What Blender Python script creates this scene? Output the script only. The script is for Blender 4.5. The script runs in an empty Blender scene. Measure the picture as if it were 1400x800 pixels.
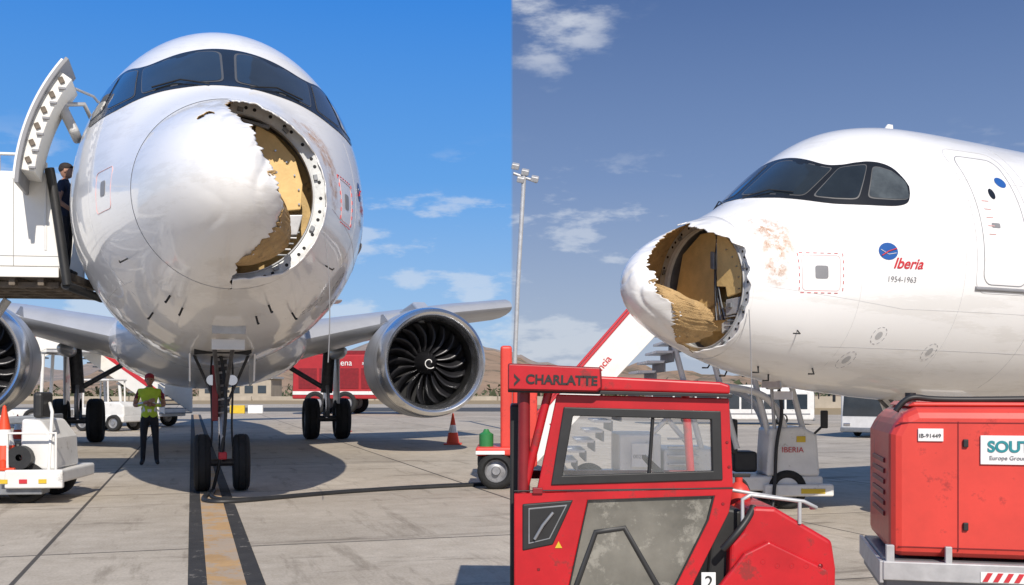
import bpy, math, random, bmesh
from mathutils import Vector, Matrix, noise
random.seed(7)
sc=bpy.context.scene
sc.view_settings.view_transform='Standard'
R=math.radians
def lin(r,g,b):
    f=lambda c:(c/255/12.92) if c/255<=.04045 else ((c/255+.055)/1.055)**2.4
    return (f(r),f(g),f(b),1)
# ---------------------------------------------------------------- materials
def mat(name,col,rough=.5,metal=0,var=.12,scale=3,bump=0,coat=0,alpha=1,spots=None,bscale=40,stretch=None):
    m=bpy.data.materials.new(name); m.use_nodes=True
    n=m.node_tree.nodes; l=m.node_tree.links; p=n['Principled BSDF']
    p.inputs['Roughness'].default_value=rough; p.inputs['Metallic'].default_value=metal
    p.inputs['Coat Weight'].default_value=coat; p.inputs['Coat Roughness'].default_value=.05
    tc=n.new('ShaderNodeTexCoord'); nz=n.new('ShaderNodeTexNoise'); nz.inputs['Scale'].default_value=scale
    nz.inputs['Detail'].default_value=8; nz.inputs['Roughness'].default_value=.65
    l.new(tc.outputs['Object'],nz.inputs['Vector'])
    r=n.new('ShaderNodeValToRGB'); r.color_ramp.elements[0].position=.3; r.color_ramp.elements[1].position=.7
    c=list(col)[:3]
    r.color_ramp.elements[0].color=[x*(1-var) for x in c]+[1]; r.color_ramp.elements[1].color=[min(1,x*(1+var*.6)) for x in c]+[1]
    l.new(nz.outputs['Fac'],r.inputs['Fac']); out=r.outputs['Color']
    if spots:
        n2=n.new('ShaderNodeTexNoise'); n2.inputs['Scale'].default_value=spots[1]; n2.inputs['Detail'].default_value=10; n2.inputs['Roughness'].default_value=.75
        if stretch:
            mp=n.new('ShaderNodeMapping'); mp.inputs['Scale'].default_value=stretch; l.new(tc.outputs['Object'],mp.inputs['Vector']); l.new(mp.outputs[0],n2.inputs['Vector'])
        else: l.new(tc.outputs['Object'],n2.inputs['Vector'])
        r2=n.new('ShaderNodeValToRGB'); r2.color_ramp.elements[0].position=spots[2]; r2.color_ramp.elements[1].position=spots[2]+.06
        l.new(n2.outputs['Fac'],r2.inputs['Fac'])
        mx=n.new('ShaderNodeMix'); mx.data_type='RGBA'; mx.inputs['B'].default_value=list(spots[0])[:3]+[1]
        mm=n.new('ShaderNodeMath'); mm.operation='MULTIPLY'; mm.inputs[1].default_value=spots[3]
        l.new(r2.outputs['Color'],mm.inputs[0]); l.new(mm.outputs[0],mx.inputs['Factor']); l.new(out,mx.inputs['A']); out=mx.outputs['Result']
    l.new(out,p.inputs['Base Color'])
    if bump:
        nb=n.new('ShaderNodeTexNoise'); nb.inputs['Scale'].default_value=bscale; nb.inputs['Detail'].default_value=6
        l.new(tc.outputs['Object'],nb.inputs['Vector'])
        b=n.new('ShaderNodeBump'); b.inputs['Strength'].default_value=bump; b.inputs['Distance'].default_value=.02
        l.new(nb.outputs['Fac'],b.inputs['Height']); l.new(b.outputs['Normal'],p.inputs['Normal'])
    p.inputs['Alpha'].default_value=alpha
    return m
M={}
M['white']=mat('aircraft_white',(.86,.852,.835),.32,0,.03,.6,.01,.7,bscale=1.2,spots=((.66,.64,.60),1.1,.52,.35),stretch=(1,.35,3))
M['dark']=mat('dark_void',(.012,.012,.013),.7)
M['mask']=mat('window_mask_black',(.012,.013,.015),.25,0,.1,coat=.3)
M['glass']=mat('cockpit_glass',(.02,.026,.03),.04,0,.3,2,coat=1)
M['sideglass']=mat('cockpit_side_glass',(.08,.092,.095),.05,0,.6,2.5,coat=1)
M['frame']=mat('window_trim',(.16,.16,.16),.4,.5)
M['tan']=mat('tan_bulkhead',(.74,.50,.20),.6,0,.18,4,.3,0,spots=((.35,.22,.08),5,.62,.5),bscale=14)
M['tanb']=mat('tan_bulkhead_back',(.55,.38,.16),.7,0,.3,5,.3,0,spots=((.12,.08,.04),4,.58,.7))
M['tandark']=mat('honeycomb_core',(.52,.34,.15),.8,0,.35,5,.9,bscale=70,spots=((.24,.15,.07),9,.56,.7))
M['ring']=mat('radome_ring',(.66,.67,.65),.45,.1,.2,10,.1,spots=((.2,.2,.18),18,.6,.6))
M['metal']=mat('bare_metal',(.55,.56,.58),.3,.9,.15,6)
M['lip']=mat('nacelle_lip',(.72,.73,.75),.22,.95,.08,2)
M['nac']=mat('nacelle_grey',(.50,.51,.53),.35,.35,.08,2)
M['wing']=mat('wing_grey',(.48,.50,.52),.35,.15,.1,1.2,coat=.2)
M['fan']=mat('fan_blade',(.02,.02,.023),.32,.3,.3)
M['rub']=mat('tyre_rubber',(.018,.018,.018),.85,0,.3,8,.3)
M['hub']=mat('wheel_hub',(.35,.35,.36),.45,.5,.3,12)
M['strut']=mat('gear_strut',(.10,.10,.105),.45,.3,.4,9)
M['chrome']=mat('oleo_chrome',(.7,.7,.72),.12,1,.05)
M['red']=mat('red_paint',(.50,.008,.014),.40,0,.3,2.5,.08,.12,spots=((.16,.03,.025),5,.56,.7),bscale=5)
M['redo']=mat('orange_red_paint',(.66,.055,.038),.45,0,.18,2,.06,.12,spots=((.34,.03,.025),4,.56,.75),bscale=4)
M['redd']=mat('dark_and_shaded_red',(.22,.010,.014),.45,0,.3,6,coat=.1)
M['firered']=mat('fire_red',(.40,.025,.03),.4,0,.15,2)
M['wv']=mat('vehicle_white',(.74,.73,.70),.45,0,.12,3,.05,.2,spots=((.30,.27,.22),5,.60,.6))
M['cream']=mat('stair_cream',(.80,.78,.72),.5,0,.08,2,.02,0,spots=((.4,.36,.3),3,.66,.4))
M['under']=mat('dark_brown',(.16,.13,.10),.8,0,.5,5)  # uneven dark brown for platform floor, underframe and door pockets
M['grey']=mat('grey_steel',(.25,.26,.27),.5,.4,.25,7)
M['lgrey']=mat('light_grey_steel',(.5,.5,.5),.45,.3,.2,7)
M['black']=mat('black_plastic',(.02,.02,.02),.5,0,.3,8)
M['orange']=mat('cone_orange',(.75,.07,.02),.5,0,.15,10)
M['cwhite']=mat('reflective_white',(.8,.8,.78),.4,0,.1,4,0,0,spots=((.5,.48,.44),6,.6,.5))
M['clear']=mat('clear_plastic',(.55,.57,.56),.10,0,.3,3,coat=.5,alpha=.13)
M['haze']=mat('scratched_plastic',(.20,.19,.16),.3,0,.5,2.2,coat=.4,alpha=.82,spots=((.42,.40,.34),3,.52,.6))
M['busg']=mat('bus_glass',(.03,.04,.05),.1,0,.3,1,coat=1)
M['blue']=mat('blue_logo',(.02,.10,.35),.4)
M['redm']=mat('red_marking',(.55,.03,.04),.5)
M['pink']=mat('faded_red_marking',(.75,.42,.40),.5)
M['gm']=mat('grey_marking',(.25,.25,.26),.5)
M['seam']=mat('panel_seam',(.50,.50,.50),.5)
M['green']=mat('green_can',(.03,.2,.06),.4)
M['yel']=mat('yellow_paint',(.65,.45,.03),.5)
M['teal']=mat('teal_text',(.02,.25,.28),.5)
def stainmat():
    m=bpy.data.materials.new('scuff_stain'); m.use_nodes=True; n=m.node_tree.nodes; l=m.node_tree.links; p=n['Principled BSDF']
    p.inputs['Base Color'].default_value=(.50,.27,.13,1); p.inputs['Roughness'].default_value=.6
    tc=n.new('ShaderNodeTexCoord'); t=n.new('ShaderNodeTexNoise'); t.inputs['Scale'].default_value=9; t.inputs['Detail'].default_value=9; t.inputs['Roughness'].default_value=.75; l.new(tc.outputs['Object'],t.inputs['Vector'])
    r=n.new('ShaderNodeMapRange'); r.inputs['From Min'].default_value=.42; r.inputs['From Max'].default_value=.72; l.new(t.outputs['Fac'],r.inputs['Value'])
    at=n.new('ShaderNodeAttribute'); at.attribute_name='fade'
    mm=n.new('ShaderNodeMath'); mm.operation='MULTIPLY'; l.new(r.outputs[0],mm.inputs[0]); l.new(at.outputs['Fac'],mm.inputs[1]); l.new(mm.outputs[0],p.inputs['Alpha'])
    return m
M['stain']=stainmat()
# ---------------------------------------------------------------- helpers
def emp(name,loc=(0,0,0),rz=0,rx=0):
    o=bpy.data.objects.new(name,None); o.location=loc; o.rotation_euler=(rx,0,rz); sc.collection.objects.link(o); return o
def mob(par,name,vs,fs,m,smooth=True,solid=0,bev=0,matidx=None,ang=40):
    me=bpy.data.meshes.new(name); me.from_pydata([tuple(v) for v in vs],[],fs); me.update()
    o=bpy.data.objects.new(name,me); sc.collection.objects.link(o)
    if par: o.parent=par
    for k in (m if isinstance(m,(list,tuple)) else [m]): me.materials.append(M[k])
    if matidx: 
        for p,i in zip(me.polygons,matidx): p.material_index=i
    bm=bmesh.new(); bm.from_mesh(me); bmesh.ops.recalc_face_normals(bm,faces=bm.faces); bm.to_mesh(me); bm.free()
    for p in me.polygons: p.use_smooth=smooth
    if smooth:
        me.set_sharp_from_angle(angle=R(ang))
    if solid:
        s=o.modifiers.new('s','SOLIDIFY'); s.thickness=solid; s.offset=0
    if bev:
        b=o.modifiers.new('b','BEVEL'); b.width=bev; b.segments=3; b.limit_method='ANGLE'; b.angle_limit=R(35)
    return o
def box(par,name,a,b,m,bev=.01,rot=None):
    """box from min corner a to max corner b"""
    c=[(a[i]+b[i])/2 for i in range(3)]; h=[(b[i]-a[i])/2 for i in range(3)]
    vs=[(sx*h[0],sy*h[1],sz*h[2]) for sx in(-1,1) for sy in(-1,1) for sz in(-1,1)]
    fs=[(0,1,3,2),(4,6,7,5),(0,4,5,1),(2,3,7,6),(0,2,6,4),(1,5,7,3)]
    o=mob(par,name,vs,fs,m,smooth=False,bev=bev); o.location=c
    if rot: o.rotation_euler=rot
    return o
def prism(par,name,poly,a,b,m,axis='Y',bev=.008):
    """poly (u,v): axis Y ->(x,z); axis X ->(y,z); axis Z ->(x,y)"""
    def P(u,v,w): return (u,w,v) if axis=='Y' else ((w,u,v) if axis=='X' else (u,v,w))
    n=len(poly); vs=[P(u,v,a) for u,v in poly]+[P(u,v,b) for u,v in poly]
    fs=[tuple(range(n)),tuple(range(n,2*n))]+[(i,(i+1)%n,(i+1)%n+n,i+n) for i in range(n)]
    return mob(par,name,vs,fs,m,smooth=False,bev=bev)
def frame(par,name,outer,inner,a,b,m,bev=.005):
    n=len(outer); vs=[(u,w,v) for w in(a,b) for L in(outer,inner) for u,v in L]; fs=[]
    for i in range(n):
        j=(i+1)%n
        fs+=[(i,j,n+j,n+i),(2*n+i,2*n+j,3*n+j,3*n+i),(i,j,2*n+j,2*n+i),(n+i,n+j,3*n+j,3*n+i)]
    return mob(par,name,vs,fs,m,smooth=False,bev=bev)
def tube(par,name,pts,r,m,smooth=False,cyc=False):
    cu=bpy.data.curves.new(name,'CURVE'); cu.dimensions='3D'; cu.bevel_depth=r; cu.bevel_resolution=3; cu.use_fill_caps=True
    s=cu.splines.new('NURBS' if smooth else 'POLY'); s.points.add(len(pts)-1)
    for q,p in zip(s.points,pts): q.co=(p[0],p[1],p[2],1)
    if smooth: s.order_u=4; s.use_endpoint_u=True; cu.resolution_u=8
    s.use_cyclic_u=cyc
    o=bpy.data.objects.new(name,cu); cu.materials.append(M[m]); sc.collection.objects.link(o)
    if par:o.parent=par
    return o
def lathe(par,name,prof,org,ax,m,seg=48,ang=40,mi=None):
    ax=Vector(ax).normalized(); u=ax.orthogonal().normalized(); v=ax.cross(u); org=Vector(org)
    vs=[];fs=[];idx=[]
    for a,r in prof:
        for k in range(seg):
            t=2*math.pi*k/seg; vs.append(org+ax*a+(u*math.cos(t)+v*math.sin(t))*max(r,1e-4))
    for i in range(len(prof)-1):
        for k in range(seg):
            fs.append((i*seg+k,i*seg+(k+1)%seg,(i+1)*seg+(k+1)%seg,(i+1)*seg+k)); idx.append(mi[i] if mi else 0)
    return mob(par,name,vs,fs,m,ang=ang,matidx=idx)
def wheel(par,name,c,r,w,ax=(1,0,0)):
    h=w/2
    lathe(par,name+'_tyre',[(-h*.7,r*.6),(-h,r*.72),(-h*.97,r*.86),(-h*.75,r*.97),(-h*.45,r),(-h*.42,r*.975),(-h*.36,r*.975),(-h*.33,r),(h*.33,r),(h*.36,r*.975),(h*.42,r*.975),(h*.45,r),(h*.75,r*.97),(h*.97,r*.86),(h,r*.72),(h*.7,r*.6)],c,ax,'rub',40,50)
    lathe(par,name+'_hub',[(-h*.72,0),(-h*.72,r*.2),(-h*.4,r*.25),(-h*.3,r*.5),(-h*.72,r*.6),(h*.72,r*.6),(h*.3,r*.5),(h*.4,r*.25),(h*.72,r*.2),(h*.72,0)],c,ax,'hub',28)
def text(par,name,s,loc,size,m,rot=(R(90),0,0),bold=.0):
    cu=bpy.data.curves.new(name,'FONT'); cu.body=s; cu.size=size; cu.extrude=.001; cu.offset=bold
    o=bpy.data.objects.new(name,cu); cu.materials.append(M[m]); o.location=loc; o.rotation_euler=rot; sc.collection.objects.link(o)
    if par:o.parent=par
    return o
# ---------------------------------------------------------------- terrain height
def ss(a,b,x):
    t=max(0,min(1,(x-a)/(b-a))); return t*t*(3-2*t)
def gz(x,y):
    s=-2.2*(1-ss(5.8,7.2,y))
    return -.62*ss(s,s+1.6,x)-.5*ss(28,50,y)*ss(3,9,x)
# ---------------------------------------------------------------- fuselage surface
T=[ # y, top, bottom, half width, centre
(1.3,4.33,2.39,.97,3.36),(1.8,4.60,2.24,1.16,3.40),(2.2,4.91,2.15,1.31,3.45),(2.65,5.26,2.06,1.46,3.52),(3.0,5.50,2.0,1.56,3.58),
(3.4,5.70,1.95,1.66,3.64),(3.8,5.82,1.91,1.74,3.69),(4.4,5.91,1.85,1.84,3.75),(5.2,5.93,1.80,1.93,3.78),(6.5,5.92,1.76,1.975,3.8),(9,5.9,1.75,1.975,3.8),
(24,5.9,1.75,1.975,3.8),(28,5.88,2.3,1.85,3.95),(33,5.7,3.7,1.1,4.6),(37,5.3,4.8,.25,5.05)]
def cr(y,k):
    if y<=T[0][0]: return T[0][k]+(T[1][k]-T[0][k])/(T[1][0]-T[0][0])*(y-T[0][0])
    for i in range(len(T)-1):
        if y<=T[i+1][0]:
            x0,x1=T[i][0],T[i+1][0]; h=x1-x0; t=(y-x0)/h
            d=(T[i+1][k]-T[i][k])/h
            dp=(T[i][k]-T[i-1][k])/(T[i][0]-T[i-1][0]) if i>0 else d
            dn=(T[i+2][k]-T[i+1][k])/(T[i+2][0]-T[i+1][0]) if i<len(T)-2 else d
            m0=(d+dp)/2 if d*dp>=0 else 0; m1=(d+dn)/2 if d*dn>=0 else 0
            lim=lambda m:max(-3*abs(d),min(3*abs(d),m)); m0=lim(m0);m1=lim(m1)
            return (2*t**3-3*t*t+1)*T[i][k]+(t**3-2*t*t+t)*h*m0+(-2*t**3+3*t*t)*T[i+1][k]+(t**3-t*t)*h*m1
    return T[-1][k]
def raw(y,ph):
    w=cr(y,3); zc=cr(y,4); c=math.cos(ph)
    hz=(cr(y,1)-zc) if c>=0 else (zc-cr(y,2))
    return Vector((w*math.sin(ph),y,zc+hz*c))
def surf(y,ph,off=0):
    p=raw(y,ph)
    if off:
        a=raw(y+.01,ph)-raw(y-.01,ph); b=raw(y,ph+.01)-raw(y,ph-.01)
        n=a.cross(b).normalized()
        if n.dot(Vector((math.sin(ph),0,math.cos(ph))))<0: n=-n
        p=p+n*off
    return p
def side(y,z,off=.006,s=1):
    zc=cr(y,4); h=(cr(y,1)-zc) if z>=zc else (zc-cr(y,2))
    return surf(y,s*math.acos(max(-1,min(1,(z-zc)/h))),off)
BOT=[(1.8,0),(1.88,20),(2.05,35),(2.25,46),(2.5,55),(2.8,61),(3.1,65),(3.35,67),(3.52,66.5),(3.6,63)]
TOP=[(2.65,0),(2.68,20),(2.75,32),(2.9,38),(3.1,41),(3.25,43),(3.4,46),(3.52,50),(3.6,56),(3.63,60)]
def ip(L,t):
    t=max(0,min(len(L)-1.0001,t)); i=int(t); f=t-i
    g=lambda j:L[max(0,min(len(L)-1,j))]
    o=[]
    for k in (0,1):
        a,b,c,d=g(i-1)[k],g(i)[k],g(i+1)[k],g(i+2)[k]
        if i==0 and k==1: a=-c
        o.append(.5*(2*b+(c-a)*f+(2*a-5*b+4*c-d)*f*f+(3*b-a-3*c+d)*f**3))
    return o
def mk(t,s,sd,off):
    b=ip(BOT,t);a=ip(TOP,t)
    return surf(b[0]+(a[0]-b[0])*s, sd*R(b[1]+(a[1]-b[1])*s),off)
def pane(par,name,t0,t1,s0,s1,sd,m,off,rr=.25):
    out=[]; 
    for k in range(64):
        a=2*math.pi*k/64; cx,cy=math.cos(a),math.sin(a); e=.2
        out.append((.5+.5*math.copysign(abs(cx)**e,cx),.5+.5*math.copysign(abs(cy)**e,cy)))
    vs=[];fs=[];NR=7
    for j in range(NR+1):
        q=j/NR
        for u,v in out: vs.append(mk(t0+(t1-t0)*(.5+(u-.5)*q),s0+(s1-s0)*(.5+(v-.5)*q),sd,off))
    for j in range(NR):
        for k in range(64): fs.append((j*64+k,j*64+(k+1)%64,(j+1)*64+(k+1)%64,(j+1)*64+k))
    mob(par,name,vs,fs,m)
EDGE=[(-1.0,0.02),(-.80,.0),(-.74,.10),(-.68,.2),(-.56,.32),(-.45,.40),(-.33,.45),(-.25,.48),(-.15,.40),(-.06,.34),(.05,.30),(.15,.28),(.28,.22),(.42,.16),(.52,.10),(.60,.04),(.68,-.03),(.8,-.05),(1,.0)]
def edges(v):
    for (a,b),(c,d) in zip(EDGE[:-1],EDGE[1:]):
        if v<=c: return b+(d-b)*(v-a)/(c-a)
    return 0
def edge(v):
    n2=noise.noise(Vector((v*19,5,0)))
    return edges(v)+.08*noise.noise(Vector((v*6,1.3,0)))+.05*(abs(n2)*2-.3)+.012*noise.noise(Vector((v*60,9,0)))
def esm(v): return sum(edges(max(-1,min(1,v+.03*k))) for k in range(-3,4))/7
RR=.966; ZC=3.36; EX=2.2
def ydome(x,z):
    rho=min(1,math.hypot(x,z)); return 1.3*rho**EX
def surftext(par,name,s,y0,z0,size,m,sd=1,off=.007,shear=0,bold=0):
    cu=bpy.data.curves.new('t','FONT'); cu.body=s; cu.size=size; cu.shear=shear; cu.offset=bold
    o=bpy.data.objects.new('t',cu); sc.collection.objects.link(o)
    bpy.context.view_layer.update()
    me=bpy.data.meshes.new_from_object(o.evaluated_get(bpy.context.evaluated_depsgraph_get()))
    bpy.data.objects.remove(o)
    for v in me.vertices: v.co=side(y0+v.co.x*sd,z0+v.co.y,off,sd)
    me.materials.clear(); me.materials.append(M[m])
    ob=bpy.data.objects.new(name,me); sc.collection.objects.link(ob); ob.parent=par
def sline(par,name,pts,r,m,sd=1,cyc=False,off=.002):
    P=[]
    n=len(pts)
    for i in range(n if cyc else n-1):
        a=pts[i]; b=pts[(i+1)%n]; k=max(1,int(math.hypot(b[0]-a[0],b[1]-a[1])/.12))
        for j in range(k): P.append(side(a[0]+(b[0]-a[0])*j/k,a[1]+(b[1]-a[1])*j/k,off,sd))
    if not cyc: P.append(side(*pts[-1],off,sd))
    tube(par,name,P,r,m,cyc=cyc)
def spatch(par,name,yc,zc_,ry,rz,m,sd=1,off=.005,jag=0,n=24,sq=1,fade=False):
    vs=[side(yc,zc_,off,sd)];fs=[]
    for q in (1,2,3):
        for k in range(n):
            a=2*math.pi*k/n; c,s=math.cos(a),math.sin(a)
            j=1+jag*noise.noise(Vector((c*2,s*2,yc)))
            vs.append(side(yc+ry*q/3*j*math.copysign(abs(c)**sq,c),zc_+rz*q/3*j*math.copysign(abs(s)**sq,s),off,sd))
    for k in range(n): fs.append((0,1+k,1+(k+1)%n))
    for q in (0,1):
        for k in range(n): fs.append((1+q*n+k,1+q*n+(k+1)%n,1+(q+1)*n+(k+1)%n,1+(q+1)*n+k))
    o=mob(par,name,vs,fs,m)
    if fade:
        at=o.data.attributes.new('fade','FLOAT','POINT')
        for i in range(len(vs)): at.data[i].value=[1,.9,.55,0][0 if i==0 else 1+(i-1)//n]
    return o
def rrect(y0,y1,z0,z1,r=.12):
    P=[]
    for cx,cy,a0 in((y1-r,z1-r,0),(y0+r,z1-r,90),(y0+r,z0+r,180),(y1-r,z0+r,270)):
        for k in range(6):
            a=R(a0+k*18); P.append((cx+r*math.cos(a),cy+r*math.sin(a)))
    return P
def airplane(name,loc,rz,full):
    A=emp(name,loc,rz)
    ys=[1.300]+[1.36+.07*i for i in range(60)]; y=ys[-1]
    while y<36.8: y+=.6; ys.append(min(y,37))
    N=120; vs=[surf(yy,2*math.pi*k/N) for yy in ys for k in range(N)]
    fs=[(i*N+k,i*N+(k+1)%N,(i+1)*N+(k+1)%N,(i+1)*N+k) for i in range(len(ys)-1) for k in range(N)]
    mob(A,'fuselage',vs,fs,'white',ang=60)
    for sd in (1,-1):
        vs=[];fs=[];nt,ns=90,14
        for i in range(nt+1):
            for j in range(ns+1): vs.append(mk(9*i/nt,j/ns,sd,.006))
        for i in range(nt):
            for j in range(ns): a=i*(ns+1)+j; fs.append((a,a+1,a+ns+2,a+ns+1))
        mob(A,'window_mask',vs,fs,'mask')
        for t0,t1,s0,s1,g in((.13,2.75,.08,.93,'glass'),(3.05,5.0,.1,.92,'glass'),(5.35,8.3,.13,.88,'sideglass')):
            pane(A,'pane_trim',t0,t1,s0,s1,sd,'frame',.009)
            pane(A,'cockpit_pane',t0+.05,t1-.05,s0+.025,s1-.025,sd,g,.013)
        tube(A,'wiper',[mk(.5,-.02,sd,.03),mk(1.2,.16,sd,.035),mk(2.2,.14,sd,.03)],.009,'black')
    # radome remainder
    nv,nx=320,100; vs=[];fs=[]
    for i in range(nv+1):
        v=math.sin(math.pi*(i/nv-.5))*.9995
        xl=-math.sqrt(1-v*v); xr=min(edge(v),math.sqrt(1-v*v)*.98); xr=max(xr,xl+.001)
        es=esm(v)
        for j in range(nx+1):
            t=j/nx; x=xl+(xr-xl)*(1-math.cos(math.pi*t*.5)) if t<1 else xr
            d=max(0,es-x)
            y=ydome(x,v)
            fade=min(1,max(0,(1-math.hypot(x,v)))*6)
            cr_=math.exp(-d/.12)*fade
            y+=cr_*(.10*noise.noise(Vector((x*3,v*3.4,2)))+.05+.03*noise.noise(Vector((x*8,v*7,7))))
            r1=abs(noise.noise(Vector((x*2.6+.4,v*2.3,4)))); r2=abs(noise.noise(Vector((x*5+2,v*4.4,1)))); r3=abs(noise.noise(Vector((x*11,v*10,3))))
            up=.5+.5*ss(-.4,.5,v)
            y+=(.13*(.22-min(r1,.22))+.05*(.15-min(r2,.15))*up+.02*(.1-min(r3,.1)))*fade*math.exp(-d/.38)*1.3
            vs.append((x*RR,y,ZC+v*RR))
    for i in range(nv):
        for j in range(nx):
            a=i*(nx+1)+j
            p=vs[a]; u,w=p[0]/RR,(p[2]-ZC)/RR
            q=abs(w-(.60+.05*math.sin(u*20)))<.022+.03*noise.noise(Vector((u*14,w*14,0))) and -.36<u<-.20
            if not q: fs.append((a,a+1,a+nx+2,a+nx+1))
    me=bpy.data.meshes.new('radome'); me.from_pydata(vs,[],fs); me.update()
    o=bpy.data.objects.new('radome',me); sc.collection.objects.link(o); o.parent=A
    me.materials.append(M['white']); me.materials.append(M['tandark'])
    bm=bmesh.new(); bm.from_mesh(me)
    bmesh.ops.remove_doubles(bm,verts=bm.verts,dist=.0004); bmesh.ops.recalc_face_normals(bm,faces=bm.faces)
    s=sum(f.normal.y for f in bm.faces)
    if s>0: bmesh.ops.reverse_faces(bm,faces=bm.faces)
    bm.to_mesh(me); bm.free()
    for p in me.polygons:p.use_smooth=True
    so=o.modifiers.new('s','SOLIDIFY'); so.thickness=.014; so.offset=-1; so.material_offset=1; so.material_offset_rim=1
    n=220; vs=[];fs=[];J=8
    for k in range(n+1):
        a=R(-90+182*k/n)
        top=max(0,math.sin((a-R(28))*2.0)) if a>R(28) else 0
        bot=max(0,math.sin((-a-R(55))*3)) if a<-R(55) else 0
        dep=.022+.012*noise.noise(Vector((a*9,0,0)))+(.12+.07*noise.noise(Vector((a*8,3,0)))+.03*noise.noise(Vector((a*25,3,0))))*top+.06*bot
        dep=max(.012,dep)
        for j in range(J+1):
            rho=1-dep*j/J; curl=(-.10*top+.05*noise.noise(Vector((a*6,j*.2,8))))*(j/J)**2
            vs.append((RR*rho*math.cos(a),1.3*rho**EX+curl,ZC+RR*rho*math.sin(a)))
    for k in range(n):
        for j in range(J): b=k*(J+1)+j; fs.append((b,b+1,b+J+2,b+J+1))
    o=mob(A,'torn_rim',vs,fs,'white',solid=.014)
    lathe(A,'ring_flange',[(1.299,.945),(1.262,.945),(1.262,.935),(1.268,.84),(1.275,.825),(1.36,.82)],(0,0,ZC),(0,1,0),'ring',96)
    lathe(A,'ring_inner_wall',[(1.36,.82),(1.40,.86),(1.62,.85)],(0,0,ZC),(0,1,0),'grey',64)
    for k in range(40):
        a=2*math.pi*k/40+.03*(k%3)
        c=Vector((.895*math.cos(a),1.263,ZC+.895*math.sin(a)))
        lathe(A,'ring_bolt_hole',[(-.005,0),(-.005,.015),(.002,.019)],c,(0,1,0),'dark',10)
        if k%4==1:
            c=Vector((.865*math.cos(a+.06),1.255,ZC+.865*math.sin(a+.06))); box(A,'ring_latch',c-Vector((.02,.02,.03)),c+Vector((.02,.02,.03)),'grey',.004,(0,-a,0))
    lathe(A,'ring_inner_lip',[(1.27,.83),(1.25,.825),(1.25,.815),(1.30,.81)],(0,0,ZC),(0,1,0),'lgrey',96)
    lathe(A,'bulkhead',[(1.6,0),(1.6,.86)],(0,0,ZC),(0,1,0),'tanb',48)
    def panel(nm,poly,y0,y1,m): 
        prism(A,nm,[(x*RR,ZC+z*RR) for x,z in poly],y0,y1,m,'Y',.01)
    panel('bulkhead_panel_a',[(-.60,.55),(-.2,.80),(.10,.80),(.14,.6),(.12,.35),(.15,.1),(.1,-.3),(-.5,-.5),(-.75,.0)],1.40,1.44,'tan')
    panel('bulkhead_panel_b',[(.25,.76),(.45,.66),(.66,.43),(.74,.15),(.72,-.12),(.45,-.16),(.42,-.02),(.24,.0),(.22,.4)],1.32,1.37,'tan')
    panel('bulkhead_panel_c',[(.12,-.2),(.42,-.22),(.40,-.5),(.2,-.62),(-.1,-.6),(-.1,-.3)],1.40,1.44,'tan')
    panel('column_gap',[(.15,.80),(.22,.78),(.20,.0),(.16,.0)],1.50,1.58,'dark')
    panel('equipment_shelf',[(.46,-.2),(.74,-.18),(.68,-.40),(.46,-.42)],1.29,1.5,'lgrey')
    panel('equipment_box',[(.34,-.52),(.52,-.46),(.48,-.60),(.34,-.66)],1.32,1.45,'ring')
    panel('connector_box',[(.52,-.25),(.60,-.25),(.60,-.32),(.52,-.32)],1.26,1.29,'grey')
    panel('hinge_mount',[(.15,.50),(.22,.48),(.22,.24),(.15,.26)],1.28,1.42,'grey')
    panel('hinge_plate',[(.10,.81),(.40,.75),(.38,.71),(.10,.78)],1.28,1.38,'grey')
    for k in range(9):
        x=.165+.008*k; z0=.73-.02*k
        tube(A,'wire',[(x,1.40-.01*k,ZC+z0),(x+.02*math.sin(k),1.32,ZC+.3),(x+.03*math.cos(k*2),1.33,ZC-.05),(x+.02*k,1.36,ZC-.45)],.006 if k%3 else .012,['black','lgrey','grey'][k%3],True)
    for k in range(7):
        z=-.24-.06*k
        tube(A,'rib',[(.40,1.32,ZC+z),(.68-abs(k-2)*.03,1.30,ZC+z)],.010,'lgrey' if k%2 else 'grey')
    for k in range(8):
        a=R(50-14*k); tube(A,'panel_fastener',[(.68*math.cos(a),1.318,ZC+.62*math.sin(a)),(.68*math.cos(a),1.30,ZC+.62*math.sin(a))],.010,'metal')
    # torn honeycomb flap folded in
    vs=[];fs=[];nu,nw=110,22
    for i in range(nu+1):
        v=-.80+.84*i/nu; xe=edge(v); xs_=esm(v)
        env=math.sin(math.pi*min(1,max(0,i/nu)))
        L=.15*env**.6
        D=.60*env**.5*(1+.35*noise.noise(Vector((v*4,7,2)))+.22*noise.noise(Vector((v*13,7,2)))+.08*noise.noise(Vector((v*40,7,2))))
        for j in range(nw+1):
            q=j/nw; k_=min(1,q*5); xb=xe+(xs_-xe)*k_
            x=xb-.015+L*q+.09*noise.noise(Vector((v*3,q*2,9)))*q
            y=ydome(xb,v)+.04+D*q+.05*noise.noise(Vector((v*4,q*3,1)))*q
            z=v-.10*q+.05*noise.noise(Vector((v*3,q*3,6)))*q
            y=min(y,1.37)
            rho=math.hypot(x,z)
            if rho>.79: x*=.79/rho; z*=.79/rho
            vs.append((x*RR,y,ZC+z*RR))
    for i in range(nu):
        for j in range(nw): b=i*(nw+1)+j; fs.append((b,b+1,b+nw+2,b+nw+1))
    mob(A,'torn_honeycomb',vs,fs,'tandark' ,solid=.012,ang=60)
    tube(A,'hanging_cord',[(.93,1.25,3.0),(1.0,1.22,2.6),(.99,1.24,2.0),(.97,1.26,1.65)],.006,'gm',True)
    sline(A,'access_panel',rrect(1.92,2.42,3.26,3.72,.05),.003,'pink',cyc=True)
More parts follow.
